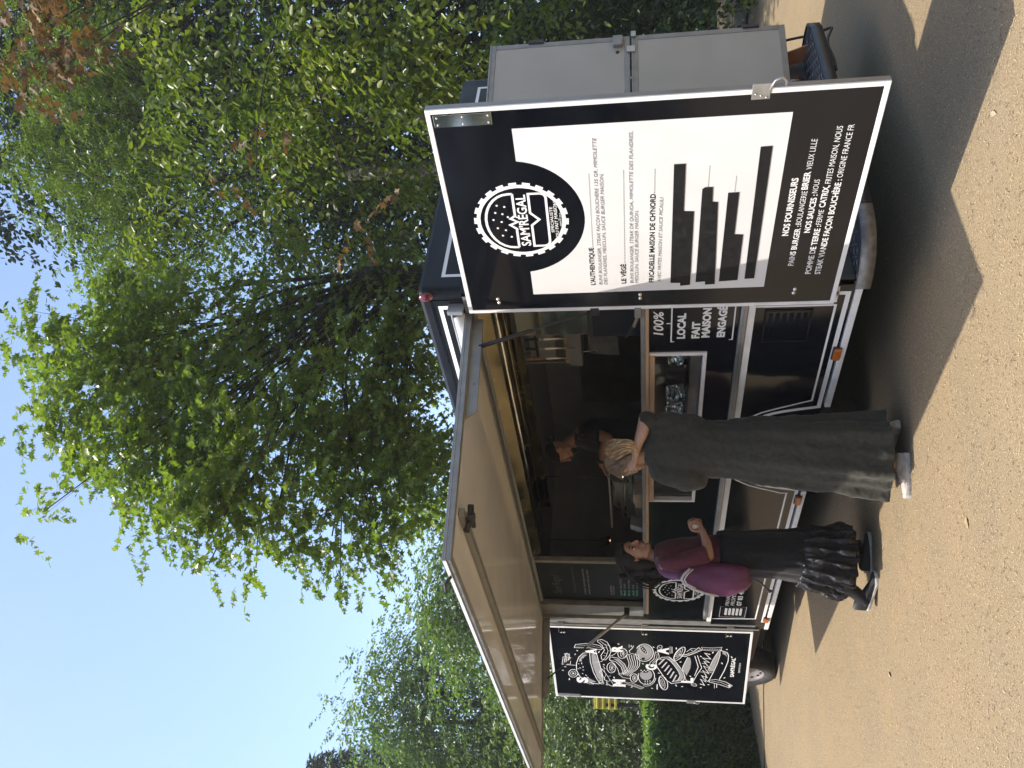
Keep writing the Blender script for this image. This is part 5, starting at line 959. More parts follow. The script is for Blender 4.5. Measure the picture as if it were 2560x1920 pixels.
w3 = person('cook in black cap and dark t-shirt leaning over the griddle', G3, b, .006, SKINB)
face_bits(w3, H3, F3, U3, 1.0)
rings = []
for z, cx, rx, ry in ((1.455,-.02,.062,.07),(1.42,.0,.09,.14),(1.375,.012,.115,.215),(1.31,.008,.138,.225),(1.22,.006,.146,.205),(1.1,.012,.148,.195),(.98,.025,.155,.195),(.85,.03,.165,.20)):
    rings.append(foldring((cx,0,z), rx, ry, 48, .012, 7, z*8, sq=2.2))
garment('t_shirt', rings, NAVYC, w3, .004, 1, .02)
sleeve('sleeve', [((.018,-.16,1.36),(0,-1,-.4),.065,.07,(1,0,0)), ((.018,-.212,1.33),(0,-.5,-1),.072,.07,(1,0,0)), ((.022,-.24,1.275),(0,-.2,-1),.07,.07,(1,0,0)), ((.015,-.25,1.235),(-.1,0,-1),.068,.068,(1,0,0))], NAVYC, w3)
sleeve('sleeve', [((.018,.16,1.36),(0,1,-.4),.065,.07,(1,0,0)), ((.012,.22,1.32),(0,.5,-1),.072,.07,(1,0,0)), ((.0,.242,1.235),(-.1,.1,-1),.068,.068,(1,0,0))], NAVYC, w3)
b = MB(); R3 = frame(F3, U3)
b.ell(H3+R3 @ Vector((-.012,0,.055)), (.106,.086,.078), 20, R3); link('cap', remesh('cap', b, .006, BLACKC), w3, False)
b = MB(); b.loft([[H3+R3 @ Vector((-.10+.02*abs(s)-q*.055, .07*s*(1-.15*q), .03-.02*q-.016*s*s)) for s in (-1,-.5,0,.5,1)] for q in (0,.5,1)], closed=False)
o = link('cap_brim', b.mesh('cap_brim', BLACKC, True), w3, False); q = o.modifiers.new('t', 'SOLIDIFY'); q.thickness = .005
b = MB()
for i in range(50):
    a = rnd.uniform(-1.2,1.2); b.ell(H3+R3 @ Vector((.035+.045*cos(a), .062*sin(a), -.085-.028*rnd.random())), (.012,.012,.011), 6)
link('beard', remesh('beard', b, .006, DARKH, 2), w3, False)
watch = bpy.data.objects.new('wrist_watch', None); COL.objects.link(watch); watch.location = G3; watch.rotation_euler = (0,0,ZROT); tag(watch, "black wristwatch on the forearm of the cook", 'watch')
b = MB(); b.rev([(.034,-.012),(.036,-.012),(.036,.012),(.034,.012)], (-.200,-.206,1.221), (-.96,.28,.1), 24); link('watch_strap', b.mesh('watch_strap', PLASTIC, True), watch, False)
b = MB(); b.rev([(.0,.044),(.017,.043),(.018,.034)], (-.200,-.206,1.221), (-.2,-.6,.8), 20); link('watch_case', b.mesh('watch_case', PLASTIC, True), watch, False)

# ------------------------------------------------------------------ equipment inside
GLOW = mat('glowing_heat_lamp', (1,.5,.3), .4, emit=(1.,.42,.22), estr=1.6); SPARK = mat('lit_bulb', (1,.9,.8), .4, emit=(1.,.86,.7), estr=1.2)
press = thing('griddle', "dark steel griddle with curved hood beside the cook", 'griddle', (-3.1, .75, 1.40))
b = MB(); b.box(-3.55, -2.60, .40, .66, 1.409, 1.50); part('griddle_base', b, DSTEEL, press, bevel=.01)
b = MB(); b.prism([(-2.62,0,1.50),(-2.60,0,1.63),(-2.72,0,1.69),(-3.10,0,1.70),(-3.36,0,1.62),(-3.44,0,1.50)], (0,.44,0), (0,.65,0)); part('griddle_hood', b, STEEL, press, bevel=.02, fix=True)
b = MB(); b.tube([(-2.72,.445,1.55),(-2.72,.40,1.58),(-3.3,.40,1.58),(-3.3,.445,1.55)], .010, 8); part('griddle_handle', b, STEEL, press, smooth=True)
b = MB(); b.box(-3.52, -2.58, .43, .65, 1.701, 1.72); part('warming_shelf', b, NAVY, press, bevel=.004)
for k in range(3):
    b = MB(); b.rev([(.0,.02),(.018,.018),(.022,0)], (-3.3+.3*k,.40,1.455), (0,-1,0), 14); part('knob', b, PLASTIC, press, smooth=True)
def heat_lamp(x, y, z, m, label):
    t = thing('heat_lamp', label, 'lamp', (x, y, z), 'heat lamps over the griddle')
    b = MB(); b.tube([(x,y,2.40),(x,y,z+.09)], .003, 6); part('cord', b, CABLE, t)
    b = MB(); b.rev([(.012,.10),(.03,.09),(.045,.045),(.05,.0),(.047,.0),(.04,.045),(.0,.085)], (x,y,z), (0,0,1), 18); part('shade', b, PLASTIC, t, smooth=True)
    b = MB(); b.ell((x,y,z+.006), (.011,.011,.011), 12); part('bulb', b, m, t, smooth=True)
heat_lamp(-3.84, .47, 1.742, GLOW, 'heat lamp with an orange glow behind the dark haired woman')
heat_lamp(-2.43, .29, 1.59, SPARK, 'small bright white lamp just left of the blond hair')
rack = thing('knife_rack', "dark rack hanging from the ceiling at the hatch's menu end", 'rack', (-1.55, .95, 2.2))
b = MB(); b.box(-1.75, -1.35, .97, 1.0, 2.10, 2.30); part('rack_board', b, NAVY, rack, bevel=.003)
b = MB(); b.tube([(-1.72,.94,2.24),(-1.36,.94,2.24)], .009, 8); part('rack_bar', b, PLASTIC, rack)
b = MB(); b.tube([(-1.70,.985,2.30),(-1.70,.985,2.405)], .006, 6); b.tube([(-1.40,.985,2.30),(-1.40,.985,2.405)], .006, 6); part('hanger', b, PLASTIC, rack)
for i, (x, ln, lab) in enumerate(((-1.70,.20,'kitchen knife with pale wooden handle, lowest of the rack'), (-1.58,.26,'long bread knife with black handle in the middle of the rack'), (-1.47,.18,'short kitchen knife hanging nearest the menu door'))):
    k = thing('kitchen_knife', lab, 'knife', (x,.93,2.2), 'knives hanging from the rack')
    b = MB(); b.prism([(x-.012,.93,2.22),(x+.012,.93,2.22),(x+.016,.93,2.22-ln),(x+.0,.93,2.19-ln)], (0,-.001,0), (0,.001,0)); part('blade', b, CHROME, k)
    b = MB(); b.box(x-.011, x+.011, .922, .938, 2.22, 2.33); part('handle', b, WOOD if i == 0 else PLASTIC, k, bevel=.004)
tray = thing('steel_tray', "flat steel panel hanging on hooks below the dark shelf", 'tray', (-1.62, 1.02, 1.7))
b = MB(); b.prism([(-1.33,1.02,1.62),(-1.78,1.02,1.60),(-1.75,1.02,1.84),(-1.34,1.02,1.845)], (0,0,0), (0,.012,0)); part('panel', b, noisy(mat('zinc', (.16,.16,.165), .45, .5), (.13,.13,.135), (.2,.2,.2), 8), tray, fix=True)
for x, z in ((-1.37,1.80),(-1.72,1.78)):
    b = MB(); b.rev([(0,.004),(.006,.003),(.008,0)], (x,1.019,z), (0,-1,0), 8); part('screw', b, CHROME, tray)
for x in (-1.40, -1.70):
    b = MB(); b.tube([(x,1.016,1.80),(x,1.0,1.84),(x,1.0,1.90)], .004, 6); part('hook', b, CHROME, tray)
shelf = thing('hanging_shelf', "dark steel shelf with a curled paper edge above the tray", 'shelf', (-1.6, 1.05, 1.9))
b = MB(); b.box(-1.85, -1.28, .98, 1.3, 1.895, 1.91); b.box(-1.85, -1.28, .975, .985, 1.895, 2.0); b.box(-1.84, -1.83, 1.0, 1.01, 1.91, 2.405); b.box(-1.30, -1.29, 1.0, 1.01, 1.91, 2.405); part('shelf_board', b, NAVY, shelf)
b = MB(); b.loft([[(-1.80+.05*i,.968-.006*(i % 2),2.0+.012*q+.006*sin(i*1.7)) for i in range(11)] for q in range(3)], closed=False); part('paper_edge', b, noisy(mat('kraft_paper', (.42,.36,.24), .7), (.36,.3,.2), (.48,.42,.29), 30), shelf)
fridge = thing('end_cabinet', "glass fronted cabinet over a dark box at the hatch's right end", 'cabinet', (-.6, .5, 1.44))
b = MB(); b.box(-.66, -.20, .22, .62, 1.44, 1.735); part('cabinet_box', b, NAVYC, fridge, bevel=.004)
b = MB(); b.box(-.66, -.20, .24, .62, 1.745, 2.25); part('cabinet_body', b, DSTEEL, fridge, bevel=.004)
b = MB(); b.box(-.64, -.22, .228, .238, 1.77, 2.22); part('cabinet_glass', b, mat('mirror_glass', (.22,.24,.2), .06, .85), fridge)
b = MB(); b.box(-.665, -.195, .222, .246, 1.735, 1.765); b.box(-.665, -.195, .222, .246, 2.225, 2.25); part('cabinet_trim', b, PLASTIC, fridge)
brd = thing('bread_knife', "knife with an orange wooden handle lying on the counter", 'knife', (-.45, .2, 1.45))
b = MB(); b.tube([(-.36,.10,1.452),(-.46,.12,1.475)], .012, 8); part('handle', b, WOOD, brd, smooth=True)
b = MB(); b.prism([(-.46,.12,1.462),(-.60,.15,1.52),(-.59,.15,1.535),(-.455,.12,1.488)], (0,0,0), (0,.003,0)); part('blade', b, PLASTIC, brd, fix=True)
crd = thing('card_terminal', "grey payment terminal on the counter near the dark haired woman", 'terminal', (-3.0, .16, 1.44))
b = MB(); b.prism([(-3.04,.12,1.438),(-2.96,.12,1.438),(-2.96,.22,1.438),(-3.04,.22,1.438)], (0,0,0), (0,.03,.10)); part('terminal_body', b, ALUG, crd, bevel=.006, fix=True)
b = MB(); b.prism([(-3.03,.148,1.50),(-2.97,.148,1.50),(-2.97,.158,1.53),(-3.03,.158,1.53)], (0,-.006,0), (0,-.008,0)); part('terminal_screen', b, PLASTIC, crd, fix=True)
bx = thing('cardboard_tray', "low cardboard tray of paper on the counter behind the blond woman", 'tray', (-2.42, .15, 1.44))
b = MB(); b.box(-2.56, -2.36, .08, .22, 1.438, 1.495); part('tray_box', b, noisy(mat('cardboard', (.36,.27,.17), .85), (.31,.23,.145), (.42,.32,.21), 25), bx, bevel=.002)
b = MB(); 
for k in range(4): b.box(-2.54+.01*k, -2.40+.012*k, .10, .20, 1.4965+.003*k, 1.4985+.003*k)
part('paper', b, SHEET, bx)
film = MB(); nx, nz = 60, 16
P0 = [[(-1.75+1.12*i/nx, .13+.012*sin(i*1.3+j)+.022*sin(i*.53-j*1.1)+.018*rnd.random(), 1.14+.13*j/nz+.008*rnd.random()) for i in range(nx+1)] for j in range(nz+1)]
film.loft(P0, closed=False)
fm = mat('crumpled_foil', (.75,.8,.79), .2, .85)
flm = tag(part('foil_wrap', film, fm), 'crumpled silver foil wrapped round stock in the display window', 'foil')
pot = MB(); pot.rev([(0,0),(.05,0),(.06,.13),(.063,.14),(.055,.14),(.05,.02),(0,.02)], (-.90,.085,1.137), (0,0,1), 28)
tag(part('dark_pot', pot, PLASTIC, smooth=True), 'dark round pot in front of the foil in the display window', 'pot')

# ------------------------------------------------------------------ cables and litter on the lane
b = MB(); b.tube([(-5.9,1.3,zg(-5.9)+.006),(-6.6,.75,zg(-6.6)+.006),(-7.044,.215,zg(-7.04)+.006),(-7.578,-.527,zg(-7.58)+.006),(-8.3,-1.5,zg(-8.3)+.006)], .007, 6)
tag(part('ground_cable', b, CABLE), "thin dark cable lying across the lane past the front wheel", 'cable')
b = MB(); b.tube(bez((.05,2.33,.45), (.08,2.31,.38), (.10,2.295,.30), (.10,2.30,.26), 5)+bez((.10,2.30,.26), (.10,2.33,.20), (.10,2.37,.13), (.10,2.395,.087), 5)[1:]+bez((.10,2.395,.087), (.12,2.36,.07), (.14,2.20,.17), (.16,2.03,.165), 6)[1:]+bez((.16,2.03,.165), (.17,1.93,.16), (.19,1.80,.16), (.21,1.68,.18), 6)[1:], .0095, 7)
tag(part('power_cable', b, CABLE, smooth=True), "black power cable hanging in a loop from the rear of the truck", 'cable')
b = MB(); b.prism([(.02,2.06,.44),(.10,2.10,.43),(.16,2.10,.26),(.05,2.07,.30)], (0,0,0), (0,.01,0)); tag(part('warning_plate', b, noisy(mat('orange_plate', (.36,.13,.05), .5), (.30,.10,.04), (.42,.16,.06), 10), fix=True), "orange plate beside the tail lamp under the grey door", 'plate')
def bit(name, label, cat, x, y, pts, m, group=None, h=.003):
    b = MB(); a = rnd.uniform(0, 6.28); c, s = cos(a), sin(a); z = zg(x)+h
    vs = [(x+u*c-v_*s, y+u*s+v_*c, z+w_) for u, v_, w_ in pts]; b.add(vs, [list(range(len(vs)))]); return tag(part(name, b, m), label, cat, group)
DRY = noisy(mat('dry_leaf', (.34,.24,.12), .8), (.28,.19,.09), (.42,.31,.17), 40); PALE = mat('pale_chip', (.40,.33,.22), .9); SCRAP = mat('paper_scrap', (.42,.48,.66), .8); GOLD = mat('golden_chip', (.55,.40,.16), .8)
bit('paper_scrap', "small bluish paper scrap on the shaded lane between the two women", 'paper scrap', -1.32, -.41, [(-.022,-.012,0),(.02,-.014,.004),(.024,.012,.002),(-.018,.013,.006)], SCRAP)
leaf = [(-.03,0,0),(-.01,.012,.006),(.012,.013,.008),(.032,0,.003),(.012,-.012,.004),(-.01,-.011,.002)]
for x, y, lab, m in ((1.03,-.77,'golden wood chip near the bottom corner of the lane',GOLD), (-.45,-1.22,'pale leaf on the sunlit lane below the olive dress',DRY), (-2.1,-1.36,'curled dry leaf on the lane left of the black skirt',DRY), (-3.4,-1.6,'dry leaf lying in the open sun at the far left of the lane',DRY), (.95,.05,'pale leaf at the edge of the shadow below the menu door',PALE)):
    bit('fallen_leaf' if m is not GOLD else 'wood_chip', lab, 'leaf' if m is not GOLD else 'wood chip', x, y, leaf, m, None)
# fine chaff blown over the lane: nobody could count it
def litter(n, name, x0, x1, y0, y1, ms):
    V = np.zeros((n*6, 3)); px = NP.uniform(x0, x1, n); py = NP.uniform(y0, y1, n); a = NP.uniform(0, 2*pi, n); L = NP.gamma(3., .0032, n)+.003; w = NP.uniform(.0006, .0016, n); bend = NP.uniform(-.9, .9, n)
    pz = -.0178*(px+6)+NP.uniform(.0015, .005, n)
    for k, t in enumerate((-.5, 0, .5)):
        aa = a+bend*t; cx = px+np.cos(aa)*L*t; cy = py+np.sin(aa)*L*t
        V[k*2::6, 0] = cx-np.sin(aa)*w; V[k*2::6, 1] = cy+np.cos(aa)*w; V[k*2::6, 2] = pz+(.0015 if t == 0 else 0)
        V[k*2+1::6, 0] = cx+np.sin(aa)*w; V[k*2+1::6, 1] = cy-np.cos(aa)*w; V[k*2+1::6, 2] = pz+(.0015 if t == 0 else 0)
    base = np.arange(n)[:, None]*6
    F = np.concatenate([base+np.array([[0,1,3,2]]), base+np.array([[2,3,5,4]])], 1).reshape(-1, 4)
    me = bpy.data.meshes.new(name); me.vertices.add(n*6); me.vertices.foreach_set('co', V.ravel()); me.loops.add(F.size); me.loops.foreach_set('vertex_index', F.ravel().astype(np.int32))
    me.polygons.add(len(F)); me.polygons.foreach_set('loop_start', np.arange(0, F.size, 4, dtype=np.int32))
    for m in ms: me.materials.append(m)
    mi = np.repeat(NP.choice(len(ms), n, p=[.34,.26,.22,.18]), 2); me.polygons.foreach_set('material_index', mi.astype(np.int32)); me.update(calc_edges=True)
    o = link(name, me); o['kind'] = 'stuff'; return o
litter(60000, 'chaff_litter', -8, 2.6, -2.4, 1.8, [mat('chaff_pale', (.52,.41,.26), .9), mat('chaff_tan', (.36,.26,.15), .9), mat('chaff_brown', (.16,.10,.055), .9), mat('chaff_dark', (.07,.05,.032), .9)])
litter(7000, 'chaff_litter', -4, 3.5, 3.4, 7.6, list(bpy.data.objects['chaff_litter'].data.materials))
# ------------------------------------------------------------------ vegetation
FWD = Vector((sin(YAW), cos(YAW), 0)); RGT = Vector((cos(YAW), -sin(YAW), 0))
def sight(u, v, D):
    """point D metres out (measured level) along the bearing of picture position u, v"""
    d = _f + _r*((u-960)/FOCAL) - _u*((v-1280)/FOCAL)
    return CAM + d*(D/d.dot(FWD))
def leafmat(name, c0, c1, c2, trans, tw=.40, rough=.34):
    m = bpy.data.materials.new(name); m.use_nodes = True; N = m.node_tree.nodes; L = m.node_tree.links; b = N['Principled BSDF']
    b.inputs['Roughness'].default_value = rough; b.inputs['Specular IOR Level'].default_value = .4
    at = N.new('ShaderNodeAttribute'); at.attribute_name = 'tint'
    r = N.new('ShaderNodeValToRGB'); e = r.color_ramp.elements; e.new(.5)
    for k, (p, c) in enumerate(((0., c0), (.5, c1), (1., c2))): e[k].position = p; e[k].color = (*c, 1)
    L.new(at.outputs['Fac'], r.inputs[0]); L.new(r.outputs[0], b.inputs['Base Color'])
    t = N.new('ShaderNodeBsdfTranslucent'); x = N.new('ShaderNodeMixShader'); x.inputs[0].default_value = tw
    mu = N.new('ShaderNodeMix'); mu.data_type = 'RGBA'; mu.blend_type = 'MULTIPLY'; mu.inputs[0].default_value = 1.; mu.inputs[7].default_value = (*trans, 1)
    L.new(r.outputs[0], mu.inputs[6]); L.new(mu.outputs[2], t.inputs[0])
    L.new(b.outputs[0], x.inputs[1]); L.new(t.outputs[0], x.inputs[2]); L.new(x.outputs[0], N['Material Output'].inputs[0])
    return m
TM = (1.7, 2.0, .8)
LEAF_A = leafmat('maple_leaf', (.094,.138,.022), (.144,.190,.030), (.225,.25,.042), TM)
LEAF_C = leafmat('hornbeam_leaf', (.052,.080,.012), (.098,.136,.017), (.185,.205,.027), TM)
LEAF_D = leafmat('ash_leaf', (.060,.092,.016), (.098,.140,.022), (.165,.195,.028), TM)
LEAF_B = leafmat('copper_leaf', (.085,.055,.024), (.15,.095,.04), (.24,.16,.065), (1.5,1.2,.7), .25, .6)
LEAF_E = leafmat('far_leaf', (.066,.112,.032), (.095,.148,.038), (.142,.19,.048), TM)
LEAF_H = leafmat('shaded_hedge_leaf', (.022,.055,.012), (.036,.080,.014), (.075,.135,.018), TM, .3)  # darker copy: the shade on the hedge front is put into the colour
LEAF_G = leafmat('sunlit_hedge_leaf', (.07,.12,.014), (.11,.17,.018), (.17,.22,.026), TM, .4)  # lighter copy: the sunlight on the hedge top is put into the colour
LEAF_S = leafmat('shrub_leaf', (.065,.10,.035), (.10,.14,.05), (.16,.19,.07), TM, .3)
LEAF_K = leafmat('shaded_wood_leaf', (.014,.028,.008), (.022,.044,.011), (.036,.066,.014), TM, .3)  # dark tone stands in for the shaded inside of the wood
BARK = noisy(mat('bark', (.03,.026,.02), .9), (.02,.018,.014), (.045,.038,.028), 12, 8, .8, 30, dist=.02, stretch=(1,1,.25))
OVAL = (np.array([(0,0,0),(.30,.25,.05),(.72,.20,.03),(1,0,-.10),(.72,-.20,.03),(.30,-.25,.05)]), [(0,1,2,3),(0,3,4,5)])
MAPLE = (np.array([(0,0,0),(.02,.42,.03),(.30,.22,.04),(.50,.52,-.02),(.60,.17,.02),(1,0,-.10),(.60,-.17,.02),(.50,-.52,-.02),(.30,-.22,.04),(.02,-.42,.03)]), [(0,1,2,3,4,5),(0,5,6,7,8,9)])
SLIM = (np.array([(0,0,0),(.35,.15,.03),(1,0,-.08),(.35,-.15,.03)]), [(0,1,2),(0,2,3)])
def norm(a): return a/np.maximum(1e-9, np.linalg.norm(a, axis=1, keepdims=True))
def leaf_mesh(name, P, D, Nn, S, T, tmpl, m):
    tv, tf = tmpl; k = len(tv); n = len(P)
    D = norm(D); Sd = norm(np.cross(Nn, D)); Nn = np.cross(D, Sd)
    V = P[:, None, :]+S[:, None, None]*(tv[None, :, 0, None]*D[:, None]+tv[None, :, 1, None]*Sd[:, None]+tv[None, :, 2, None]*Nn[:, None])
    c = len(tf[0]); F = (np.arange(n)[:, None, None]*k+np.array(tf)[None]).reshape(-1, c).astype(np.int32)
    me = bpy.data.meshes.new(name); me.vertices.add(n*k); me.vertices.foreach_set('co', V.astype(np.float32).ravel())
    me.loops.add(F.size); me.loops.foreach_set('vertex_index', F.ravel()); me.polygons.add(len(F)); me.polygons.foreach_set('loop_start', np.arange(0, F.size, c, dtype=np.int32))
    at = me.attributes.new('tint', 'FLOAT', 'POINT'); at.data.foreach_set('value', np.repeat(np.clip(T, 0, 1), k).astype(np.float32))
    me.materials.append(m); me.update(calc_edges=True); return me
def sprays(O, Dr, Ls, nl, size, droop, tint, side=.8, up=.75, curl=.35):
    """leaves set alternately along drooping twigs"""
    n = len(O); u = (np.arange(nl)+.6)/nl
    Dr = norm(Dr); P = O[:, None]+Dr[:, None]*(u[None, :, None]*Ls[:, None, None]); P[:, :, 2] -= droop*Ls[:, None]*(u**2)[None]
    tan = Dr[:, None].repeat(nl, 1).copy(); tan[:, :, 2] -= 2*droop*u[None]; tan = tan/np.linalg.norm(tan, axis=2, keepdims=True)
    sd = np.cross(tan.reshape(-1, 3), np.array([0, 0, 1.])); sd = norm(sd).reshape(n, nl, 3)
    alt = np.where(np.arange(nl) % 2, 1, -1)[None, :, None]
    d = tan*.55+sd*alt*side+NP.normal(0, .22, (n, nl, 3)); d[:, :, 2] -= curl*NP.uniform(.2, 1.2, (n, nl))
    nn = np.zeros((n, nl, 3)); nn[:, :, 2] = up; nn += NP.normal(0, .62, (n, nl, 3))
    s = size*NP.uniform(.65, 1.2, (n, nl)); t = tint[:, None]+NP.normal(0, .10, (n, nl))
    return P.reshape(-1, 3), d.reshape(-1, 3), nn.reshape(-1, 3), s.ravel(), t.ravel()
def crown_points(clumps, cov, size, subr, nl, Ls, droop, tint0=.45, tvar=.2, down=.1, per=7):
    """sprays gathered in small bunches inside each clump's volume"""
    out = []; cents = []
    for (u, v, D, ru, rv, *ex) in clumps:
        k = ex[0] if ex else 1.; c = np.array(sight(u, v, D)); a = ru*D/FOCAL; h = rv*D/FOCAL
        area = pi*a*h; N = int(cov*k*area/(.33*size*size)); nsp = max(2, N//nl); nb = max(1, nsp//per)
        q = norm(NP.normal(0, 1, (nb, 3)))*(NP.uniform(0, 1, (nb, 1))**.42)
        B = c+q[:, :1]*np.array(RGT)*a+q[:, 1:2]*np.array(FWD)*a*.9+q[:, 2:3]*np.array([0, 0, 1.])*h
        bt = tint0+NP.normal(0, tvar, nb)+.12*q[:, 2]; w = NP.integers(0, nb, nsp)  # bunches tinted lighter towards the clump's top, imitating light from above
        off = NP.normal(0, subr*.5, (nsp, 3)); O = B[w]+off
        dr = norm(off)*.6+q[w]*.6+NP.normal(0, .45, (nsp, 3)); dr[:, 2] = dr[:, 2]*.45-down
        out.append(sprays(O, dr, Ls*NP.uniform(.6, 1.3, nsp), nl, size, droop, bt[w])); cents.append((c, B[:6], a))
    return [np.concatenate(z) for z in zip(*out)], cents
def tree(label, base, clumps, cov, size, tmpl, m, subr, nl, Ls, droop, fork, r0, tint0=.45, tvar=.2, cat='tree', name='tree', group=None, extra=(), per=7):
    t = thing(name, label, cat, base, group)
    pts, cents = crown_points(clumps, cov, size, subr, nl, Ls, droop, tint0, tvar, per=per)
    o = link('crown', leaf_mesh('crown', *pts, tmpl, m), t)
    for cl, cv, sz, tm, mm in extra:
        p2, c2 = crown_points(cl, cv, sz, subr, nl, Ls, droop, tint0, tvar); link('crown', leaf_mesh('crown', *p2, tm, mm), t); cents += c2
    B = Vector(base); F = Vector(fork); b = MB()
    mid = B.lerp(F, .5)+Vector((rnd.uniform(-.12,.12), rnd.uniform(-.12,.12), 0)); b.tube([B-Vector((0,0,.2)), B.lerp(mid,.3), mid, F], [r0*1.35, r0*1.08, r0*.92, r0*.78], 12)
    part('trunk', b, BARK, t, smooth=True)
    b = MB()
    for c, bs, a in cents:
        c = Vector(c); f0 = F.lerp(B, rnd.uniform(0, .25)); m1 = f0.lerp(c, .45)+Vector((rnd.uniform(-.3,.3), rnd.uniform(-.3,.3), .25*(c-F).length*.6)); L = (c-f0).length
        rr = r0*min(.42, .12+.04*L)*min(1, .3+1.6*a); pth = bez(f0, f0.lerp(m1,.6), m1, c, 7); b.tube(pth, [rr*(1-.11*i) for i in range(8)], 6)
        for q in bs:
            q = Vector(q); s = pth[rnd.randint(3, 6)]; b.tube(bez(s, s.lerp(q,.4)+Vector((0,0,.08)), s.lerp(q,.8)+Vector((0,0,.06)), q, 5), [rr*.2*(1-.15*i) for i in range(6)], 5)
    part('limb', b, BARK, t, smooth=True)
    return t
def at_ground(u, D): 
    p = sight(u, 1700, D); return (p.x, p.y, zg(p.x))
def fork_at(u, v, D): return tuple(sight(u, v, D))
# broad maple right behind the truck
A = [(910,260,10,190,160),(1040,130,10.5,130,80),(790,345,9.5,130,130),(690,520,9,150,105),(880,500,10,210,160),(630,560,8.8,90,70),(800,720,9.6,200,140),(620,690,9,95,80),(740,890,9.6,190,120),(580,830,9,85,75),(660,1000,9.4,110,60),
     (1020,690,11,170,190,.8),(1050,420,11,190,150),(960,920,10.4,190,120),(1150,300,12,120,140),(645,405,9,62,55),(590,385,8.8,40,32,.8),(800,1035,10.4,190,70),(960,1050,10.8,150,70),(1090,1000,11.2,120,90),(690,1065,10,100,45),(505,520,8.8,52,46,.8),(640,108,9,40,44,.55),(540,960,9,60,45,.8),(1130,850,11.5,120,150,.7),(1130,590,11.5,110,120,.7),(830,170,9.8,90,70),(725,270,9.4,55,55,.8),(500,640,8.8,44,40,.7),(470,850,9,40,40,.7)]
tree("broad green maple with sprays hanging over the awning behind the truck", at_ground(1245, 11.6), A, 4.0, .084, MAPLE, LEAF_A, .24, 9, .34, .30, fork_at(1235, 900, 11.6), .14, .42, .2, per=11)
# hornbeam whose lit boughs fill the upper right, over the raised roof
Cc = [(1420,430,11,150,130),(1600,480,10,170,140),(1780,430,9.8,150,150),(1500,690,10.4,160,140),(1690,730,9.5,160,140),(1840,690,9,110,150),(1380,800,11,140,120,.8),(1560,940,10,160,120),(1740,970,9.5,150,130),(1870,980,9,80,140),(1400,1000,11,120,80),(1290,960,11.4,80,110,.7),(1650,1130,10.5,150,90,.6),(1800,1180,10,130,110,.4),(1880,1330,10,70,120,.3),(1780,1060,9.6,100,80)]
tree("hornbeam with long bright hanging sprays beside the raised roof", at_ground(1640, 12.2), Cc, 2.3, .108, OVAL, LEAF_C, .26, 13, .75, 1.1, fork_at(1630, 900, 12.2), .13, .5, .22, per=12)
# ash behind, at the top
Dd = [(1330,240,13.5,150,150,.8),(1480,140,13.5,170,140),(1640,240,13,160,150),(1800,250,12.5,130,150),(1270,420,14,110,140,.7),(1560,330,13,140,110),(1380,560,13.5,120,110,.7),(1700,80,13,150,90),(1860,60,12.6,110,90)]
tree("tall ash with feathery leaves filling the sky above the hornbeam", at_ground(1500, 15), Dd, 4.6, .095, SLIM, LEAF_D, .45, 14, .5, .4, fork_at(1490, 800, 15), .2, .45, .2, per=12)
Bb = [(1840,110,8.2,70,95),(1885,230,8,45,70),(1745,40,8.4,55,42,.8),(1660,55,8.6,40,30,.6),(1780,200,8.4,40,40,.6),(1530,560,9,40,30,.45),(1440,640,9.2,50,30,.4),(1330,930,9.4,50,34,.4)]
tree("copper leaved maple with brown boughs hanging in at the top corner", at_ground(2080, 9.5), Bb, 2.8, .105, MAPLE, LEAF_B, .3, 8, .42, .4, fork_at(2060, 500, 9.2), .12, .5, .25)
# farther trees on the left
Ff = [(440,1140,22,110,110),(385,1105,22,95,85),(520,1170,22,90,95),(300,1170,22.5,120,110),(470,1270,22,150,120),(350,1290,22,150,110),(560,1230,21.5,80,110),(610,1110,21,50,60,.6),(200,1330,22,150,110)]
tree("rounded far tree showing over the middle of the awning's edge", at_ground(430, 22.5), Ff, 4.2, .13, OVAL, LEAF_E, .6, 10, .8, .3, fork_at(430, 1300, 22.5), .22, .5, .17)
Ee = [(250,990,25,90,90),(130,960,25,120,95),(40,1015,25,110,110),(190,1095,25,130,110),(60,1165,25,130,120),(300,1085,25.5,70,80,.7),(-60,1085,25,120,140),(120,1265,25,170,120),(-20,1325,25,150,120),(95,885,25,50,36,.6),(235,915,25,40,34,.6)]
tree("tallest far tree at the left edge beyond the hedge", at_ground(110, 25.5), Ee, 3.4, .135, OVAL, LEAF_E, .65, 10, .85, .3, fork_at(110, 1350, 25.5), .24, .48, .17)
cf = thing('conifer', "dark conifer tip poking up at the far left edge", 'tree', at_ground(5, 36)); pts = []
b = MB(); bz = Vector(at_ground(5, 36)); tp = sight(5, 770, 36); b.tube([bz, tp], [.25, .03], 8); part('trunk', b, BARK, cf, smooth=True)
n = 900; hh = NP.uniform(0, 1, n)**.7; aa = NP.uniform(0, 2*pi, n); O = np.array(tp)[None]+np.stack([np.cos(aa)*.05, np.sin(aa)*.05, -hh*9], 1); dr = np.stack([np.cos(aa), np.sin(aa), NP.uniform(-.1, .5, n)], 1)
z = sprays(O, dr, .3+hh*2.6*NP.uniform(.5, 1.1, n), 10, .34, .1, NP.normal(.3, .15, n), .5, .6, .2); link('crown', leaf_mesh('crown', *z, SLIM, LEAF_K), cf)
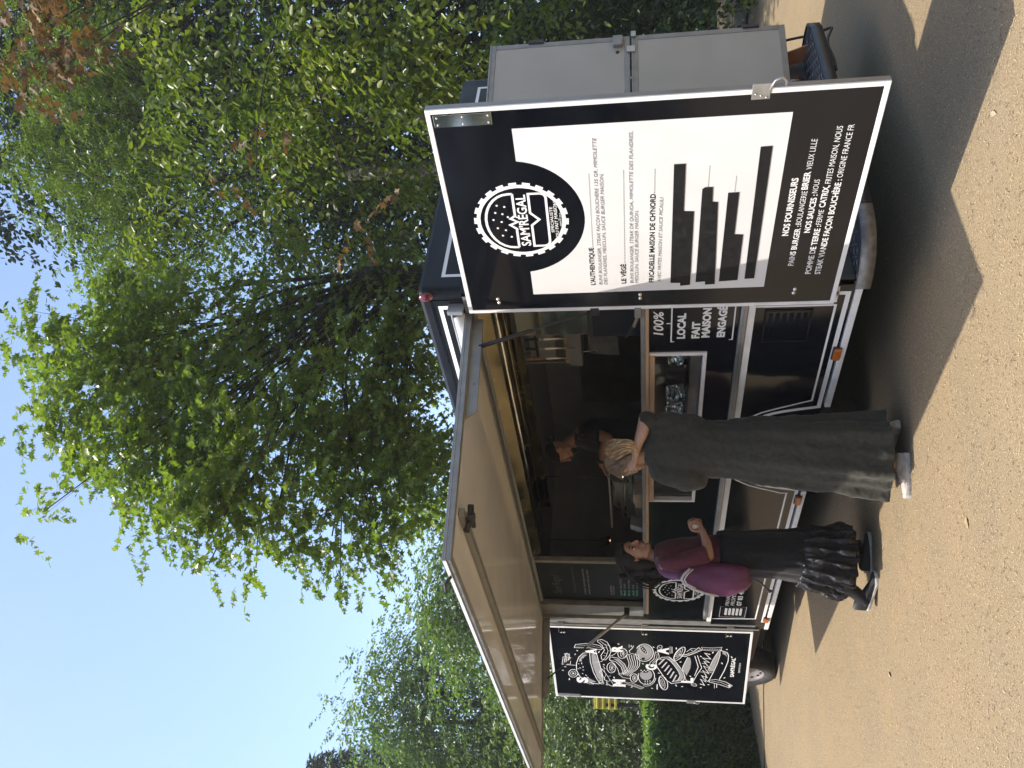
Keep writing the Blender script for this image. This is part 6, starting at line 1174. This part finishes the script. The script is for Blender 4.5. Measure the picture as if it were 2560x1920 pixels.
# shrubs beyond the hedge
for lab, u, D, cl, ti in (("pale grey green shrub behind the hedge at the left edge", 60, 15, [(40,1440,15,110,95),(-60,1430,15,100,100),(90,1520,14.6,90,70),(20,1540,14.4,100,60)], .5),
                     ("grey green shrub behind the illustrated door and hedge", 200, 15.5, [(170,1430,15.4,110,90),(290,1420,16,110,100),(190,1520,14.8,90,70)], .45),
                     ("large dark bush between the far trees and the awning's end", 420, 18, [(420,1390,18,160,110),(560,1350,18,150,120),(700,1350,17,130,120)], .3)):
    tree(lab, at_ground(u, D), cl, 3.4, .085, OVAL, LEAF_S if ti > .4 else LEAF_E, .4, 9, .42, .25, fork_at(u, 1560, D), .07, ti, .2, 'shrub', 'shrub')
# clipped hedge along the lane's end
hedge = thing('hedge', "clipped hedge with a bright sunlit top and dark front", 'hedge', (-8.6, -.6, 0))
h0, h1 = Vector((-8.95, 3.2, 0)), Vector((-7.05, -3.6, 0)); hd = (h1-h0).normalized(); hn = Vector((-hd.y, hd.x, 0)); hn = hn if hn.x > 0 else -hn; HL = (h1-h0).length; HT = 1.36
b = MB(); q = [h0-hn*.1, h1-hn*.1, h1-hn*1.5, h0-hn*1.5]; b.prism([(p.x, p.y, 0) for p in q], (0,0,.0), (0,0,HT-.12)); part('hedge_body', b, noisy(mat('hedge_twigs', (.03,.034,.016), .95), (.02,.024,.012), (.045,.045,.022), 30), hedge, fix=True)
def face_leaves(n, area, nrm, size, jitter, tint):
    P = area(n)+NP.normal(0, 1, (n, 3))*jitter; nn = np.array(nrm)[None]+NP.normal(0, .45, (n, 3)); d = NP.normal(0, 1, (n, 3)); d -= np.array(nrm)[None]*(d@np.array(nrm))[:, None]*.8; d += np.array(nrm)[None]*.3
    return P, d, nn, size*NP.uniform(.6, 1.25, n), NP.normal(tint, .2, n)+.1*np.sin(P[:, 2]*9+P[:, 1]*5)
H0, HD, HN = np.array(h0), np.array(hd), np.array(hn)
wav = lambda s: .06*np.sin(s*2.1)+.04*np.sin(s*5.3+1)
def front(n): s = NP.uniform(0, HL, n); z = NP.uniform(0, HT, n); return H0+HD*s[:, None]+HN*(wav(s)-.10*(1-z/HT)**2+NP.uniform(-.07, .05, n))[:, None]+np.array([0,0,1.])*z[:, None]
def top(n): s = NP.uniform(0, HL, n); w = NP.uniform(-1.5, .02, n); return H0+HD*s[:, None]+HN*w[:, None]+np.array([0,0,1.])*(HT-.03+.4*wav(s*1.7)+.03*np.sin(w*6+s*3)+NP.uniform(-.05, .10, n)**1)[:, None]
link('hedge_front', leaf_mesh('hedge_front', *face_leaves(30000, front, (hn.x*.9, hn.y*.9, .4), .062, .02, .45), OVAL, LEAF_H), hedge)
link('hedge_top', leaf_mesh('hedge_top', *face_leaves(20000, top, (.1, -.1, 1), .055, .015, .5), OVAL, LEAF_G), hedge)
# climbing undergrowth along the far side of the lane, under the trees
Uu = [(1800,1420,11.4,120,120),(1880,1560,11.2,90,120),(1760,1600,11.6,110,130),(1850,1740,11,90,90),(1700,1300,12,130,120),(1930,1400,11,80,150)]
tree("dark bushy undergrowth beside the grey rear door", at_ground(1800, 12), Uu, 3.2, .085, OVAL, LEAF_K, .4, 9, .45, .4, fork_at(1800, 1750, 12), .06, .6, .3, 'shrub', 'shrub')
Us = [(1905,1800,10.7,26,48,.9),(1890,1855,10.6,20,22,.7)]
tree("small round leaved sapling at the sunny edge by the grey door", at_ground(1900, 10.9), Us, 2.2, .07, OVAL, LEAF_C, .15, 6, .25, .2, fork_at(1900, 1810, 10.9), .012, .55, .15, 'sapling', 'sapling')
# the wood that closes every view: reads as one mass
def mass(name, cl, cov, size, m, tint, subr=.8, tmpl=OVAL):
    p, c = crown_points(cl, cov, size, subr, 9, size*5, .3, tint, .22); o = link(name, leaf_mesh(name, *p, tmpl, m)); o['kind'] = 'stuff'
bk = [(u, v, 17, 150, 150, .9) for u in range(1330, 2300, 160) for v in range(60, 1900, 170) if not (u < 1520 and 430 < v < 720) and not (u < 1450 and v < 250)]
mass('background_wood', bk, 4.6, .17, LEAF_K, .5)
mass('background_wood', [(u, v, 16.6, 190, 150) for u in range(1180, 2400, 200) for v in (-560, -420, -290)], 4.2, .2, LEAF_K, .5)  # unseen leaf mass above the frame, added to shade the wood below
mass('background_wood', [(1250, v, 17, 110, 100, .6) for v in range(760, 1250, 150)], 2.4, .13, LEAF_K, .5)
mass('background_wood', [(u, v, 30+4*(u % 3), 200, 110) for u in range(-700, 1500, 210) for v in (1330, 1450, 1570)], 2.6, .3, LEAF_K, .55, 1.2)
cl = []
for i in range(46):                                                  # trees behind the viewer, seen only in the gloss of the panels
    a = rad(-172+i*4.4); R_ = 27+3*sin(i*2.3)
    cl.append((Vector((3+R_*cos(a)*1.25, -3+R_*sin(a), 0)), 6.6+1.4*sin(i*1.7)))
O = []; 
for c, hgt in cl:
    n = 120; q = norm(NP.normal(0, 1, (n, 3)))*(NP.uniform(0, 1, (n, 1))**.4); O.append(np.array([c.x, c.y, hgt])+q*np.array([2.8, 2.8, hgt]))
O = np.concatenate(O); z = sprays(O, NP.normal(0, 1, O.shape)*np.array([1, 1, .4]), NP.uniform(1, 2, len(O)), 8, .85, .3, NP.normal(.5, .2, len(O)))
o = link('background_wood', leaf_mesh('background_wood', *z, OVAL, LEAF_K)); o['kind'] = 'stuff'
# yellow board glimpsed past the edge of the illustrated door
p = sight(172, 1515, 12.5); ys = thing('yellow_board', "yellow ribbed board seen past the edge of the illustrated door", 'sign', (p.x, p.y, zg(p.x)))
YEL = noisy(mat('yellow_paint', (.46,.38,.05), .6), (.40,.33,.04), (.52,.43,.07), 12)
b = MB(); b.M = Matrix.Translation(p) @ Matrix.Rotation(ZROT, 4, 'Z'); b.box(-.145, .13, -.015, .015, -.18, .18); part('board', b, YEL, ys, bevel=.006)
for k in range(4):
    b = MB(); b.M = Matrix.Translation(p) @ Matrix.Rotation(ZROT, 4, 'Z'); b.box(-.14, .125, -.035, -.015, -.165+.09*k, -.125+.09*k); part('rib', b, YEL, ys, bevel=.008)
b = MB(); b.tube([(p.x-.05,p.y-.06,zg(p.x)),(p.x-.05,p.y-.06,p.z)], .03, 8); part('post', b, BARK, ys)

# ------------------------------------------------------------------ thin haze, added partly to lift the blacks: one closed box round everything
hz = bpy.data.materials.new('thin_haze'); hz.use_nodes = True; N = hz.node_tree.nodes; N.clear()
hv = N.new('ShaderNodeVolumePrincipled'); ho = N.new('ShaderNodeOutputMaterial'); hz.node_tree.links.new(hv.outputs[0], ho.inputs['Volume'])
hv.inputs['Color'].default_value = (.96, .95, .93, 1); hv.inputs['Density'].default_value = .0013; hv.inputs['Anisotropy'].default_value = 0.
haze = box('haze', -135, 135, -135, 135, -4.5, 27, hz); haze['kind'] = 'stuff'
